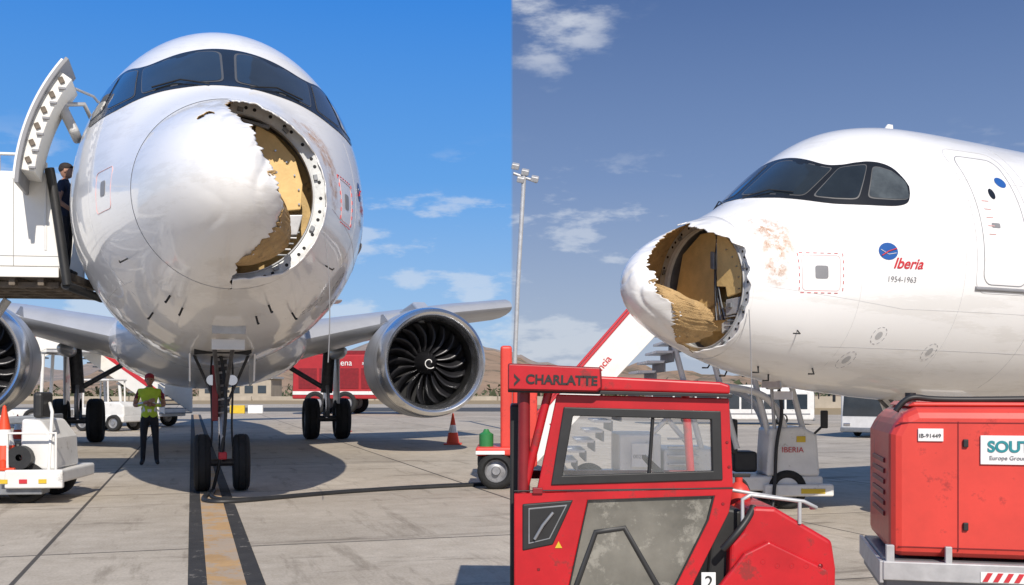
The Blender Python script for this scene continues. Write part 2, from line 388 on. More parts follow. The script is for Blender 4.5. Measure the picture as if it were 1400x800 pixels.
    for k in range(6):
        for zz in (3.23,3.75): sline(A,'red_dash',[(1.90+.09*k,zz),(1.945+.09*k,zz)],.005,'redm')
        for yy in (1.88,2.46): sline(A,'red_dash',[(yy,3.26+.09*k),(yy,3.3+.09*k)],.005,'redm')
    spatch(A,'static_port',2.17,3.50,.085,.085,'gm',sq=.3)
    surftext(A,'airline_script','Iberia',3.16,3.58,.20,'redm',shear=.4,bold=.004)
    spatch(A,'globe_emblem',3.10,3.80,.14,.115,'blue',off=.005)
    sline(A,'globe_orbit',[(3.0,3.74),(3.1,3.80),(3.22,3.84)],.008,'redm',off=.012)
    sline(A,'globe_ring',[(2.99,3.82),(3.1,3.76),(3.21,3.78)],.004,'cwhite',off=.01)
    surftext(A,'years_lettering','1954-1963',3.08,3.40,.105,'gm')
    for (yy,zz) in((3.2,2.70),(2.95,2.38),(4.2,2.5)):
        for k in range(10):
            a=2*math.pi*k/10
            sline(A,'vent_dash',[(yy+.11*math.cos(a),zz+.11*math.sin(a)),(yy+.11*math.cos(a+.35),zz+.11*math.sin(a+.35))],.0025,'gm')
        spatch(A,'vent',yy,zz,.05,.05,'seam',off=.003)
    sline(A,'door_outline',rrect(4.68,5.55,3.42,5.30,.16),.007,'gm',cyc=True,off=-.001)
    sline(A,'door_surround',rrect(4.55,5.68,3.3,5.42,.2),.003,'seam',cyc=True)
    sline(A,'door_sill',[(4.55,3.36),(5.7,3.36)],.03,'gm')
    spatch(A,'door_window',5.05,4.72,.06,.08,'mask'); spatch(A,'door_handle',4.95,4.25,.08,.035,'gm',sq=.3)
    for k in range(5): sline(A,'door_note',[(4.8,4.6-.12*k),(4.92,4.6-.12*k)],.007,'pink')
    spatch(A,'round_emblem',5.35,4.92,.11,.08,'blue')
    sline(A,'fuselage_seam',[(1.5,3.3),(3.4,3.05),(8,3.02),(12,3.02)],.0015,'seam',off=.001)
    for sd in(1,-1):
        sline(A,'lap_seam',[(3.8,4.9),(12,4.95)],.0015,'seam',sd,off=.001); sline(A,'lap_seam',[(2.4,2.55),(12,2.4)],.0015,'seam',sd,off=.001)
        for yy in(2.72,4.35): sline(A,'hoop_seam',[(yy,2.2),(yy,4.3)],.0015,'seam',sd,off=.001)
    for k in range(14): sline(A,'hoop_seam',[(5.9+1.6*k,2.0),(5.9+1.6*k,5.6)],.002,'seam')
    spatch(A,'bird_strike_stain',1.68,3.95,.32,.40,'stain',jag=.5,off=.003,fade=True)
    spatch(A,'bird_strike_stain',1.60,3.5,.2,.24,'stain',jag=.5,off=.004,fade=True)
    sline(A,'access_panel',rrect(1.9,2.4,3.26,3.7,.05),.003,'pink',-1,True); spatch(A,'static_port',2.15,3.5,.07,.08,'gm',-1,sq=.3)
    for (yy,a) in((1.9,160),(2.2,167),(1.95,-150),(2.15,-158),(2.6,150),(2.9,-148)):
        p=surf(yy,R(a)); q=surf(yy,R(a),.09)
        tube(A,'probe',[p,q,q+Vector((0,-.10,0)),],.012,'black')
    for sd in(1,-1):
        p=side(2.0,2.75,0,sd); q=side(2.0,2.75,.09,sd); tube(A,'pitot',[p,q,q+Vector((0,-.12,0))],.009,'black')
    prism(A,'antenna',[(4.8,5.88),(5.1,5.88),(5.08,6.08),(4.98,6.08)],-.015,.015,'wv','X',.004)
    # nose gear
    NG=5.0 if full else 5.75
    tube(A,'gear_leg',[(0,NG,2.1),(0,NG-.06,1.0)],.075,'strut'); tube(A,'gear_oleo',[(0,NG-.06,1.0),(0,NG-.08,.42)],.045,'chrome')
    tube(A,'gear_axle',[(-.30,NG-.08,.385),(.30,NG-.08,.385)],.05,'strut')
    tube(A,'drag_brace',[(-.12,NG-1.0,1.95),(-.03,NG-.1,1.25)],.028,'strut');tube(A,'drag_brace',[(.12,NG-1.0,1.95),(.03,NG-.1,1.25)],.028,'strut')
    tube(A,'torque_link',[(0,NG-.12,1.05),(0,NG-.36,.75),(0,NG-.14,.45)],.03,'hub')
    for sx in(-.12,.12):
        tube(A,'hydraulic_line',[(sx,NG-.12,1.9),(sx*1.5,NG-.2,1.4),(sx*.8,NG-.15,1.0),(sx*1.2,NG-.2,.6)],.014,'black',True)
        tube(A,'side_stay',[(sx*3.0,NG+.1,1.85),(sx*.5,NG-.02,1.15)],.02,'strut')
        lathe(A,'taxi_light',[(0,0),(0,.07),(.1,.055),(.12,0)],(sx*1.1,NG-.22,1.50),(0,1,0),'chrome',20)
    for sx in(-1,1):
        wheel(A,'nose_wheel',(sx*.255,NG-.08,.385),.385,.22)
        prism(A,'gear_door',[(NG-.5,1.85),(NG+.8,1.82),(NG+.75,1.42),(NG-.3,1.48)],sx*.40,sx*.40+sx*.025,'white','X',.01)
    box(A,'gear_red_lockout',(-.13,NG-.22,.95),(-.05,NG-.12,1.70),'redd',.01)
    for k in range(9):
        tube(A,'gear_fitting',[(-.09,NG-.14,1.05+.09*k),(.10,NG-.14,1.05+.09*k+.03)],.018,['hub','strut','lgrey','hub'][k%4])
    box(A,'tow_fitting',(-.05,NG-.38,.44),(.06,NG-.14,.54),'redm',.02)
    box(A,'gear_bay',(-.36,NG-.7,1.845),(.36,NG+.75,2.2),'dark',.01)
    for dz,m,yy in((0,'lgrey',2.52),(.17,'wv',2.75)):
        prism(A,'belly_panel',[(-.17,2.12-dz),(.20,2.12-dz),(.20,2.00-dz),(-.17,2.00-dz)],yy,yy+.02,m,'Y',.005)
    if not full: return A
    vs=[];fs=[]
    n1,n2=30,40
    for i in range(n1+1):
        a=math.pi*i/n1
        for k in range(n2):
            b=2*math.pi*k/n2; vs.append((2.2*math.sin(a)**.7*math.cos(b),15.8-5.4*math.cos(a),2.45+1.05*math.sin(a)**.7*math.sin(b)))
    for i in range(n1):
        for k in range(n2): fs.append((i*n2+k,i*n2+(k+1)%n2,(i+1)*n2+(k+1)%n2,(i+1)*n2+k))
    mob(A,'belly_fairing',vs,fs,'white',ang=80)
    AF=[(1,0),(.75,.35),(.5,.6),(.3,.68),(.15,.58),(.05,.36),(.012,.16),(0,0),(.012,-.14),(.05,-.26),(.15,-.36),(.3,-.42),(.5,-.38),(.75,-.2)]
    def wing(nm,sec,sd):
        vs=[];fs=[];mi=[];n=len(AF)
        for (l,yl,ch,z,th) in sec:
            for (u,w) in AF: vs.append((sd*l,yl+u*ch,z+w*th-u*ch*.03))
        for i in range(len(sec)-1):
            for k in range(n): fs.append((i*n+k,i*n+(k+1)%n,(i+1)*n+(k+1)%n,(i+1)*n+k)); mi.append(1 if 4<=k<=9 else 0)
        fs.append(tuple(range(n))); mi.append(0); fs.append(tuple(range((len(sec)-1)*n,len(sec)*n))); mi.append(0)
        mob(A,nm,vs,fs,['wing','nac'],matidx=mi)
    wing('port_wing',[(1.3,13.2,7.0,2.45,.95),(2.0,13.5,6.6,2.5,.85),(3.9,14.5,5.2,2.95,.6),(6,15.6,4.3,3.35,.5),(7.75,16.5,3.8,3.6,.45)],1)
    wing('starboard_wing',[(1.3,13.2,7.0,2.45,.95),(2.0,13.5,6.6,2.5,.85),(3.9,14.5,5.2,2.95,.6),(8,16.6,3.8,3.5,.45),(16.5,21,1.6,4.3,.2),(17.2,21.8,1.1,5.2,.1),(17.3,22.3,.7,6.2,.06)],-1)
    for sd in(1,-1):
        for (l,y0,z0) in((3.4,18.2,2.75),(5.9,18.3,3.15)):
            lathe(A,'flap_track_fairing',[(0,0),(.3,.12),(1.0,.19),(2.0,.17),(3.0,0)],(sd*l,y0-1,z0-.35),(0,1,.0),'wing',20)
        E=(sd*4.6,12.0,1.98)
        lathe(A,'nacelle',[(.42,.94),(.15,.98),(.03,1.03),(0,1.085),(.03,1.13),(.12,1.165),(.35,1.20),(.9,1.225),(1.6,1.22),(2.4,1.15),(3.2,1.0),(3.25,.95),(2.6,.88)],E,(0,1,.0),['nac','lip'],80,60,mi=[1]*6+[0]*6)
        lathe(A,'nacelle_seam',[(.60,1.2135),(.61,1.2165),(.62,1.2145)],E,(0,1,0),'gm',80)
        lathe(A,'inlet_duct',[(.42,.94),(.8,.95),(1.4,.97)],E,(0,1,0),'black',64)
        lathe(A,'core_exhaust',[(2.6,.6),(3.6,.5),(4.1,.35),(4.8,.02)],E,(0,1,0),'metal',40)
        lathe(A,'fan_backing',[(1.12,0),(1.12,.97)],E,(0,1,0),'dark',40)
        lathe(A,'spinner',[(.45,0),(.50,.06),(.62,.15),(.8,.23),(.95,.27)],E,(0,1,0),'fan',40)
        vs=[];fs=[]
        for b in range(18):
            a0=2*math.pi*b/18
            base=len(vs)
            for i in range(13):
                q=i/12; r=.22+.72*q; ch=.13+.09*math.sin(math.pi*min(1,q*1.1)); sw=.30*(q-.35)**2*2-.12*q
                tw=R(25+30*q)
                for s_ in(-1,-.3,.4,1):
                    da=sw+(s_*ch*math.sin(tw)*.62)/max(r,.3)
                    yy=.92+s_*ch*math.cos(tw)*.5
                    vs.append((E[0]+r*math.cos(a0+da),E[1]+yy,E[2]+r*math.sin(a0+da)))
            for i in range(12):
                for j in range(3):
                    k=base+i*4+j; fs.append((k,k+1,k+5,k+4))
        mob(A,'fan_blades',vs,fs,'fan',solid=.012)
        pts=[]
        for k in range(26):
            a=k*.22; r=.03+.0045*k; pts.append((E[0]+r*math.cos(a),E[1]+.455+.7*max(0,r-.035),E[2]+r*math.sin(a)))
        tube(A,'spinner_spiral',pts,.011,'cwhite')
        prism(A,'pylon',[(12.7,3.1),(13.6,3.4),(15.3,3.3),(17,2.9),(15.5,2.6),(13,2.9)],sd*4.6-.16,sd*4.6+.16,'wing','X',.05)
        prism(A,'nacelle_strake',[(12.9,0),(13.9,0),(13.8,.2),(13.5,.2)],0,.02,'nac','X',.004).location=(sd*3.75,0,2.9)
        c=(sd*3.25,19.7)
        tube(A,'main_gear_leg',[(c[0]+sd*.1,c[1],2.9),(c[0],c[1],1.3)],.17,'strut'); tube(A,'main_gear_oleo',[(c[0],c[1],1.35),(c[0],c[1],.6)],.1,'chrome')
        tube(A,'main_gear_axle',[(c[0]-.5,c[1],.58),(c[0]+.5,c[1],.58)],.09,'strut')
        tube(A,'main_gear_stay',[(c[0]-sd*1.5,c[1],2.3),(c[0],c[1],1.4)],.07,'strut')
        tube(A,'main_gear_link',[(c[0],c[1]-.2,1.5),(c[0],c[1]-.5,1.0),(c[0],c[1]-.15,.65)],.05,'hub')
        box(A,'main_gear_door',(c[0]+sd*.28-.03,c[1]-.5,1.0),(c[0]+sd*.28+.03,c[1]+.5,2.7),'wing',.02)
        for s_ in(-.43,.43): wheel(A,'main_wheel',(c[0]+s_,c[1],.58),.58,.42)
    wing('port_tailplane',[(.3,32.5,3.4,4.9,.3),(6,36.2,1.5,5.4,.12)],1); wing('starboard_tailplane',[(.3,32.5,3.4,4.9,.3),(6,36.2,1.5,5.4,.12)],-1)
    spatch(A,'doorway',5.35,4.4,.42,.9,'dark',-1,off=.004,sq=.25)
    for (nm,o1,o2,m,a0,a1,ya,yb) in(('open_door_skin',.54,.58,'white',50,86,4.35,5.15),('open_door_inner',.34,.53,'cream',53,83,4.40,5.10),('open_door_seal',.50,.55,'gm',49,87,4.33,5.17)):
        vs=[];fs=[];n=20
        for k in range(n+1):
            ph=-R(a0+(a1-a0)*k/n)
            for (yy,oo) in((ya,o1),(ya,o2),(yb,o2),(yb,o1)):
                p=surf(5.2,ph,oo); p.y=yy; vs.append(p)
        for k in range(n):
            for j in range(4): fs.append((k*4+j,k*4+(j+1)%4,(k+1)*4+(j+1)%4,(k+1)*4+j))
        fs+=[(0,1,2,3),tuple(n*4+j for j in range(4))]
        mob(A,nm,vs,fs,m,bev=.01)
    for k in range(6):
        p=surf(5.2,-R(55+5*k),.43); p.y=4.385; box(A,'door_pocket',p-Vector((.03,.012,.04)),p+Vector((.03,.012,.04)),'under',.008,(0,R(-25),0))
    for k in range(6):
        p=surf(5.2,-R(57+5*k),.37); p.y=4.38; box(A,'door_lug',p-Vector((.04,.02,.015)),p+Vector((.04,.02,.015)),'gm',.004)
    tube(A,'door_arm',[surf(5.2,-R(58),0),surf(5.0,-R(55),.2),surf(4.9,-R(60),.45)],.03,'lgrey')
    tube(A,'door_arm',[surf(5.6,-R(50),0),surf(5.2,-R(50),.2),surf(4.9,-R(53),.38)],.018,'lgrey')
    p=surf(5.2,-R(62),.24); box(A,'slide_bustle',p-Vector((.07,.35,.22)),p+Vector((.06,.25,.22)),'lgrey',.05,(0,R(-25),0))
    return A
airplane('passenger_airplane',(-2.47,9.2,0),R(17.37),True)
airplane('passenger_airplane',(1.50,13.35,-.60),R(-60),False)
# ---------------------------------------------------------------- traffic cones
def cone(x,y,h=.75,z=None,nm='traffic_cone'):
    c=emp(nm,(x,y,gz(x,y) if z is None else z)); w=h*.28
    box(c,'base',(-w,-w,0),(w,w,.035),'orange',.01)
    lathe(c,'body',[(.03,h*.21),(h*.38,h*.145),(h*.38,h*.146),(h*.62,h*.09),(h*.62,h*.09),(h*.98,h*.025),(h,0)],(0,0,0),(0,0,1),['orange','cwhite'],28,mi=[0,0,1,1,0,0])
cone(-1.5,26.0,.80); cone(-5.55,34,.75); cone(-14.0,29,.7)
# ---------------------------------------------------------------- boarding platform at starboard door
B=emp('boarding_stairs',(-6.0,14.2,0),R(8))
prism(B,'side_panel',[(-2.6,2.98),(-.02,2.98),(-.16,4.22),(-2.6,4.26)],-.75,-.70,'cream','Y',.02)
prism(B,'side_panel_far',[(-2.6,2.98),(-.25,2.98),(-.25,4.28),(-2.6,4.3)],1.2,1.25,'cream','Y',.02)
tube(B,'panel_seam',[(-.62,-.752,2.99),(-.62,-.752,4.22)],.004,'gm'); tube(B,'panel_lower_seam',[(-2.6,-.752,3.12),(-.04,-.752,3.12)],.004,'gm')
box(B,'platform_floor',(-2.6,-.72,2.86),(-.05,1.25,2.97),'under',.01)
box(B,'platform_beam',(-2.6,-.78,2.84),(-.05,-.76,2.975),'cream',.01)
for k in range(7): box(B,'underframe',(-2.5+.36*k,-.7,2.74),(-2.42+.36*k,1.2,2.86),'under',.01)
for k in range(5): box(B,'underframe_beam',(-2.6,-.6+.42*k,2.72),(-.1,-.54+.42*k,2.8),'under',.01)
tube(B,'bumper',[(-.16,-.80,4.26),(-.12,-.80,4.1),(.0,-.80,3.2),(.06,-.80,2.74)],.06,'black',True)
tube(B,'bumper_far',[(.0,1.2,2.74),(.04,-.80,2.74)],.06,'black')
tube(B,'handrail',[(-.22,-.74,3.2),(-.22,-.74,4.33),(-.34,-.74,4.45),(-.8,-.74,4.45),(-2.5,-.74,4.45)],.022,'wv')
tube(B,'handrail_post',[(-.8,-.74,4.2),(-.8,-.74,4.45)],.018,'lgrey')
for x in(-2.2,-1.3):
    for y in(-.6,1.1): tube(B,'lift_leg',[(x,y,2.7),(x-1.6,y,.3)],.06,'wv')
prism(B,'stair_stringer',[(-2.6,2.75),(-2.6,3.0),(-6.6,.55),(-6.6,.3)],-.75,-.68,'cream','Y')
prism(B,'stair_stringer_far',[(-2.6,2.75),(-2.6,3.0),(-6.6,.55),(-6.6,.3)],1.18,1.25,'cream','Y')
for k in range(14): box(B,'tread',(-2.9-.28*k,-.68,2.78-.172*k),(-2.6-.28*k,1.18,2.82-.172*k),'grey',.005)
box(B,'chassis',(-5.5,-.7,.3),(-2.3,1.2,.6),'wv',.03)
for x in(-5,-2.8):
    for y in(-.65,1.15): wheel(B,'wheel',(x,y,.33),.33,.22,(0,1,0))
# ---------------------------------------------------------------- people
def person(name,loc,rz,pose,cols,h=1.75):
    P=emp(name,loc,rz)
    J={'pel':((0,0,.93),.135),'sp':((0,.01,1.12),.125),'ch':((0,.0,1.33),.15),'nb':((0,.01,1.46),.07),'nk':((0,0,1.53),.055),
    'hL':((.09,0,.87),.095),'kL':((.11,-.015,.49),.062),'aL':((.13,.015,.09),.045),'tL':((.15,-.15,.04),.042),
    'hR':((-.09,0,.87),.095),'kR':((-.11,-.01,.49),.062),'aR':((-.12,.02,.09),.045),'tR':((-.15,-.15,.04),.042),
    'sL':((.18,.01,1.41),.068),'sR':((-.18,.01,1.41),.068)}
    J.update(pose)
    E=[('pel','sp'),('sp','ch'),('ch','nb'),('nb','nk'),('pel','hL'),('hL','kL'),('kL','aL'),('aL','tL'),('pel','hR'),('hR','kR'),('kR','aR'),('aR','tR'),('ch','sL'),('sL','eL'),('eL','wL'),('ch','sR'),('sR','eR'),('eR','wR')]
    def skin(J,E,root,sub=2):
        ks=list(J); me=bpy.data.meshes.new('sk'); me.from_pydata([J[k][0] for k in ks],[(ks.index(a),ks.index(b)) for a,b in E],[])
        o=bpy.data.objects.new('sk',me); sc.collection.objects.link(o)
        o.modifiers.new('k','SKIN')
        for k,sv in zip(ks,me.skin_vertices[0].data): sv.radius=(J[k][1],J[k][1]); sv.use_root=(k==root)
        s=o.modifiers.new('u','SUBSURF'); s.levels=sub
        bpy.context.view_layer.update()
        m=bpy.data.meshes.new_from_object(o.evaluated_get(bpy.context.evaluated_depsgraph_get())); bpy.data.objects.remove(o); return m
    m=skin(J,E,'pel')
    m.materials.clear()
    for c in('trouser','shirt','vest','stripe','flesh','shoe'): m.materials.append(cols[c])
    for p in m.polygons:
        c=p.center; p.use_smooth=True
        arm=abs(c.x)>.205 or c.y<-.16
        if c.z<.075: i=5
        elif c.z<.93: i=0
        elif c.z>1.49: i=4
        elif arm and c.z>.98: i=1 if (c.z>1.27 and abs(c.x)>.16) else 4
        else: i=3 if (1.03<c.z<1.08 or 1.17<c.z<1.215) else 2
        p.material_index=i
    o=bpy.data.objects.new('body',m); sc.collection.objects.link(o); o.parent=P
    bm=bmesh.new(); bmesh.ops.create_uvsphere(bm,u_segments=24,v_segments=18,radius=1)
    for v in bm.verts:
        x,y,z=v.co; w=.078*(1-.22*max(0,-z)); v.co=Vector((x*w,y*.098+(-.012 if z<-.3 and y<0 else 0),z*.12))
    me=bpy.data.meshes.new('head'); bm.to_mesh(me); bm.free(); me.materials.append(cols['flesh'])
    for p in me.polygons:p.use_smooth=True
    ho=bpy.data.objects.new('head',me); ho.location=(0,-.015,1.63); ho.parent=P; sc.collection.objects.link(ho)
    def ball(nm,c,s,mt):
        bm=bmesh.new(); bmesh.ops.create_uvsphere(bm,u_segments=12,v_segments=8,radius=1)
        for v in bm.verts: v.co=Vector((v.co.x*s[0],v.co.y*s[1],v.co.z*s[2]))
        me=bpy.data.meshes.new(nm); bm.to_mesh(me); bm.free(); me.materials.append(mt)
        for p in me.polygons:p.use_smooth=True
        b=bpy.data.objects.new(nm,me); b.location=c; b.parent=P; sc.collection.objects.link(b)
    ball('nose',(0,-.115,1.615),(.013,.02,.022),cols['flesh'])
    ball('mouth',(0,-.105,1.572),(.024,.008,.006),M['redm'])
    for s in(-1,1):
        ball('eye',(s*.03,-.102,1.640),(.012,.008,.007),M['black']); ball('ear',(s*.08,-.01,1.625),(.012,.022,.032),cols['flesh'])
    ball('hair',(0,.012,1.665),(.084,.095,.09),cols['hair'])
    ball('cap',(0,-.005,1.685),(.088,.106,.078),cols['cap'])
    prism(P,'cap_peak',[(-.07,-.09),(.07,-.09),(.055,-.17),(0,-.19),(-.055,-.17)],1.685,1.697,'black','Z',.003).data.materials[0]=cols['cap']
    for s in('L','R'):
        w=Vector(pose['w'+s][0]); e=Vector(pose['e'+s][0]); d=(w-e).normalized(); up=Vector((0,0,1)); sdv=d.cross(up).normalized()
        if sdv.length<.1: sdv=Vector((1,0,0))
        nn=sdv.cross(d).normalized()
        HJ={'w':(tuple(w-d*.01),.026),'p':(tuple(w+d*.05),.030)}; HE=[('w','p')]
        for i,(of,L) in enumerate(((-.03,.055),(-.01,.068),(.01,.064),(.03,.05))):
            a=w+d*.075+nn*of; b=a+d*L*.6-sdv*.01; c=b+d*L*.45-sdv*.03
            HJ['a%d'%i]=(tuple(a),.011); HJ['b%d'%i]=(tuple(b),.0095); HJ['c%d'%i]=(tuple(c),.008); HE+=[('p','a%d'%i),('a%d'%i,'b%d'%i),('b%d'%i,'c%d'%i)]
        HJ['t0']=(tuple(w+d*.035-nn*.03-sdv*.012),.012); HJ['t1']=(tuple(w+d*.065-nn*.05-sdv*.03),.010); HE+=[('w','t0'),('t0','t1')]
        hm=skin(HJ,HE,'w',1); hm.materials.clear(); hm.materials.append(cols['flesh'])
        for p in hm.polygons:p.use_smooth=True
        hh=bpy.data.objects.new('hand',hm); hh.parent=P; sc.collection.objects.link(hh)
    P.scale=(h/1.76,)*3
    return P
sk=mat('skin_tone',(.42,.22,.14),.5,0,.1,10)
cols=dict(trouser=mat('dark_trousers',(.02,.02,.024),.8,0,.3,12,.3),shirt=mat('dark_red_shirt',(.18,.02,.03),.8,0,.2,12,.2),vest=mat('hi_vis_vest',(.55,.72,.04),.6,0,.15,10,.3),
 stripe=mat('vest_reflector',(.65,.66,.66),.3,.3),flesh=sk,shoe=M['black'],hair=mat('dark_hair',(.03,.02,.015),.8),cap=mat('red_cap',(.40,.02,.03),.7))
person('ground_worker',(-6.62,18.7,0),R(20),{'eL':((.27,.03,1.14),.047),'wL':((.03,-.19,1.16),.032),'eR':((-.27,.03,1.13),.047),'wR':((-.02,-.215,1.22),.032)},cols,1.68)
cols2=dict(cols); cols2['vest']=mat('navy_jacket',(.02,.025,.05),.8); cols2['shirt']=cols2['vest']; cols2['cap']=cols['hair']; cols2['stripe']=cols2['vest']
person('ground_crew_member',(-6.30,14.45,2.975),R(100),{'eL':((.25,.05,1.12),.045),'wL':((.2,-.15,.98),.03),'eR':((-.25,.05,1.12),.045),'wR':((-.2,-.15,.98),.03)},cols2,1.60)
# ---------------------------------------------------------------- belt loader at lower left
L=emp('belt_loader',(-6.22,12.4,0),R(6))
box(L,'bed',(-2.8,-.3,.24),(.78,1.2,.40),'wv',.03); box(L,'bumper',(.2,-.36,.20),(.86,-.28,.42),'wv',.02)
box(L,'skirt',(-2.8,-.28,.12),(.6,.0,.25),'grey',.01)
for i in range(3): box(L,'marker',(.15+.22*i,-.37,.26),(.24+.22*i,-.355,.31),'yel' if i!=1 else 'redm',.002)
prism(L,'engine_cover',[(.28,.4),(.70,.4),(.68,.78),(.52,1.0),(.30,1.02)],-.1,.8,'wv','Y',.04)
box(L,'seat_base',(-.2,.1,.4),(.22,.7,.72),'black',.04); box(L,'seat_back',(.36,.1,1.02),(.48,.5,1.34),'black',.04)
tube(L,'grab_rail',[(.62,-.1,.4),(.66,-.1,1.1),(.5,.3,1.2)],.02,'wv'); tube(L,'grab_rail',[(.2,-.25,.4),(.2,-.25,.85),(.75,-.25,.85),(.75,-.25,.4)],.018,'wv')
lathe(L,'hose_reel',[(-.06,.04),(-.06,.14),(.06,.14),(.06,.04)],(.33,-.2,.56),(0,1,0),'black',24)
lathe(L,'beacon',[(0,.05),(.1,.045),(.12,0)],(.13,-.2,.42),(0,0,1),'orange',16)
for k in range(4): tube(L,'cable_clutter',[(.0+.1*k,-.22,.42),(.1+.1*k,-.1,.5),(.15+.08*k,.2,.46)],.016,['black','redm','grey','black'][k],True)
prism(L,'conveyor',[(-3.4,.7),(.25,.95),(.25,1.05),(-3.4,.82)],.95,1.6,'grey','Y',.02)
for x in(-2.2,.35):
    wheel(L,'wheel',(x,-.05,.25),.25,.2,(0,1,0)); wheel(L,'wheel',(x,1.0,.25),.25,.2,(0,1,0))
cone(-6.12,12.35,.78,.405)
# ---------------------------------------------------------------- distant mobile stairs + tractor + fire engine (left)
def airstairs(name,loc,rz,rise=3.2,run=4.6,mir=1):
    S=emp(name,loc,rz)
    for y in(0,1.6):
        prism(S,'side_panel',[(0,.5),(0,1.45),(mir*run,rise+1.0),(mir*(run+1.6),rise+1.0),(mir*(run+1.6),rise),(mir*run,rise)],y,y+.05,'cream','Y',.01)
        prism(S,'red_band',[(0,1.05),(0,1.25),(mir*run,rise+.82),(mir*run,rise+.62)],y-.012 if y==0 else y+.052,y-.004 if y==0 else y+.06,'redm','Y',.002)
        tube(S,'handrail',[(0,y,1.55),(mir*run,y,rise+1.12),(mir*(run+1.6),y,rise+1.12)],.03,'lgrey')
    n=int(rise/.19)
    for k in range(n):
        x=mir*run*k/n; z=.5+(rise-.5)*k/n; box(S,'tread',(min(x,x+mir*.3),.05,z),(max(x,x+mir*.3),1.6,z+.05),'grey',.004)
    a,b=sorted((mir*run,mir*(run+1.6))); box(S,'platform',(a,.05,rise-.12),(b,1.6,rise),'lgrey',.01)
    a,b=sorted((mir*.2,mir*(run+.6))); box(S,'chassis',(a,.1,.4),(b,1.5,.68),'wv',.03)
    for x in(mir*1.0,mir*run*.9):
        wheel(S,'wheel',(x,.1,.36),.36,.24,(0,1,0)); wheel(S,'wheel',(x,1.5,.36),.36,.24,(0,1,0))
    for x in(run*.5,run*.95):
        for y in(.15,1.45): tube(S,'support_leg',[(mir*x,y,.6),(mir*(x+.1),y,.5+(rise-.5)*x/run)],.06,'wv')
    return S
airstairs('mobile_stairs',(-12.9,38,0),R(-20),2.9,4.2,-1)
airstairs('mobile_stairs',(-21.5,36.5,0),R(10),2.9,4.6,1)
Tt=emp('baggage_tractor',(-13.8,35,0),R(-15))
box(Tt,'chassis',(-.9,-.5,.3),(.95,.6,.55),'wv',.05)
prism(Tt,'hood',[(.1,.5),(.95,.5),(.93,.85),(.75,.98),(.1,1.0)],-.45,.55,'wv','Y',.05); box(Tt,'rear_deck',(-.9,-.45,.5),(-.3,.55,.8),'wv',.04)
box(Tt,'seat',(-.35,-.2,.55),(.0,.3,1.0),'black',.05); box(Tt,'canopy',(-.75,-.45,1.70),(.35,.55,1.77),'wv',.03)
for x,y in((-.7,-.4),(-.7,.5),(.3,-.4),(.3,.5)): tube(Tt,'post',[(x,y,.7),(x*.95,y,1.72)],.03,'wv')
tube(Tt,'steering',[(.15,.05,.95),(.0,.05,1.15)],.02,'black')
for x in(-.6,.6):
    for y in(-.5,.6): wheel(Tt,'wheel',(x,y,.28),.28,.2,(0,1,0))
F=emp('fire_engine',(-12.7,60,0),R(-6))
prism(F,'body',[(-.2,.9),(8.6,.9),(8.6,3.1),(7.9,3.9),(7.0,4.05),(5.8,4.05),(5.6,3.5),(-.1,3.5)],0,2.9,'firered','Y',.08)
for x in(1.2,3.0,6.8): wheel(F,'wheel',(x,.15,.68),.68,.5,(0,1,0)); wheel(F,'wheel',(x,2.75,.68),.68,.5,(0,1,0))
box(F,'roof_rail',(.2,.1,3.5),(5.4,.18,3.72),'redd',.02); box(F,'roof_gear',(.5,.6,3.5),(2.4,2.0,3.9),'lgrey',.05); tube(F,'water_monitor',[(5.8,1.4,4.0),(6.6,1.4,4.4),(7.6,1.2,4.4)],.12,'redd')
for k in range(4): box(F,'roller_shutter',(.2+1.25*k,-.03,1.5),(1.3+1.25*k,.01,2.7),'redd' ,.02)
box(F,'pale_stripe',(-.15,-.035,1.15),(8.3,-.005,1.35),'wv',.003); box(F,'windshield',(5.9,-.03,2.2),(8.0,.01,3.3),'busg',.03)
text(F,'lettering','aena',(2.5,-.045,2.85),.5,'cwhite'); text(F,'lettering','aeropuertos',(4.0,-.045,2.9),.30,'cwhite')
box(F,'end_panel',(-.24,.3,1.0),(-.2,2.6,3.2),'redd',.02)
# ---------------------------------------------------------------- red cart at the centre
C=emp('equipment_cart',(0,14.1,0))
box(C,'body',(-.16,0,.55),(.0,1.3,1.98),'redo',.04); box(C,'body_main',(.005,.05,.3),(.35,1.25,1.7),'redo',.04)
box(C,'deck',(-.50,-.02,.46),(-.0,1.1,.58),'redo',.03); box(C,'deck_edge',(-.50,-.05,.48),(-.1,-.025,.53),'cwhite',.004); box(C,'axle_beam',(-.48,.1,.3),(.3,1.0,.46),'black',.03)
lathe(C,'oil_can',[(0,0),(0,.10),(.17,.10),(.2,.05),(.24,.03),(.24,0)],(-.36,.25,.58),(0,0,1),'green',24)
wheel(C,'wheel',(-.22,.12,.25),.26,.36,(0,1,0)); wheel(C,'wheel',(-.22,1.0,.25),.26,.25,(0,1,0))
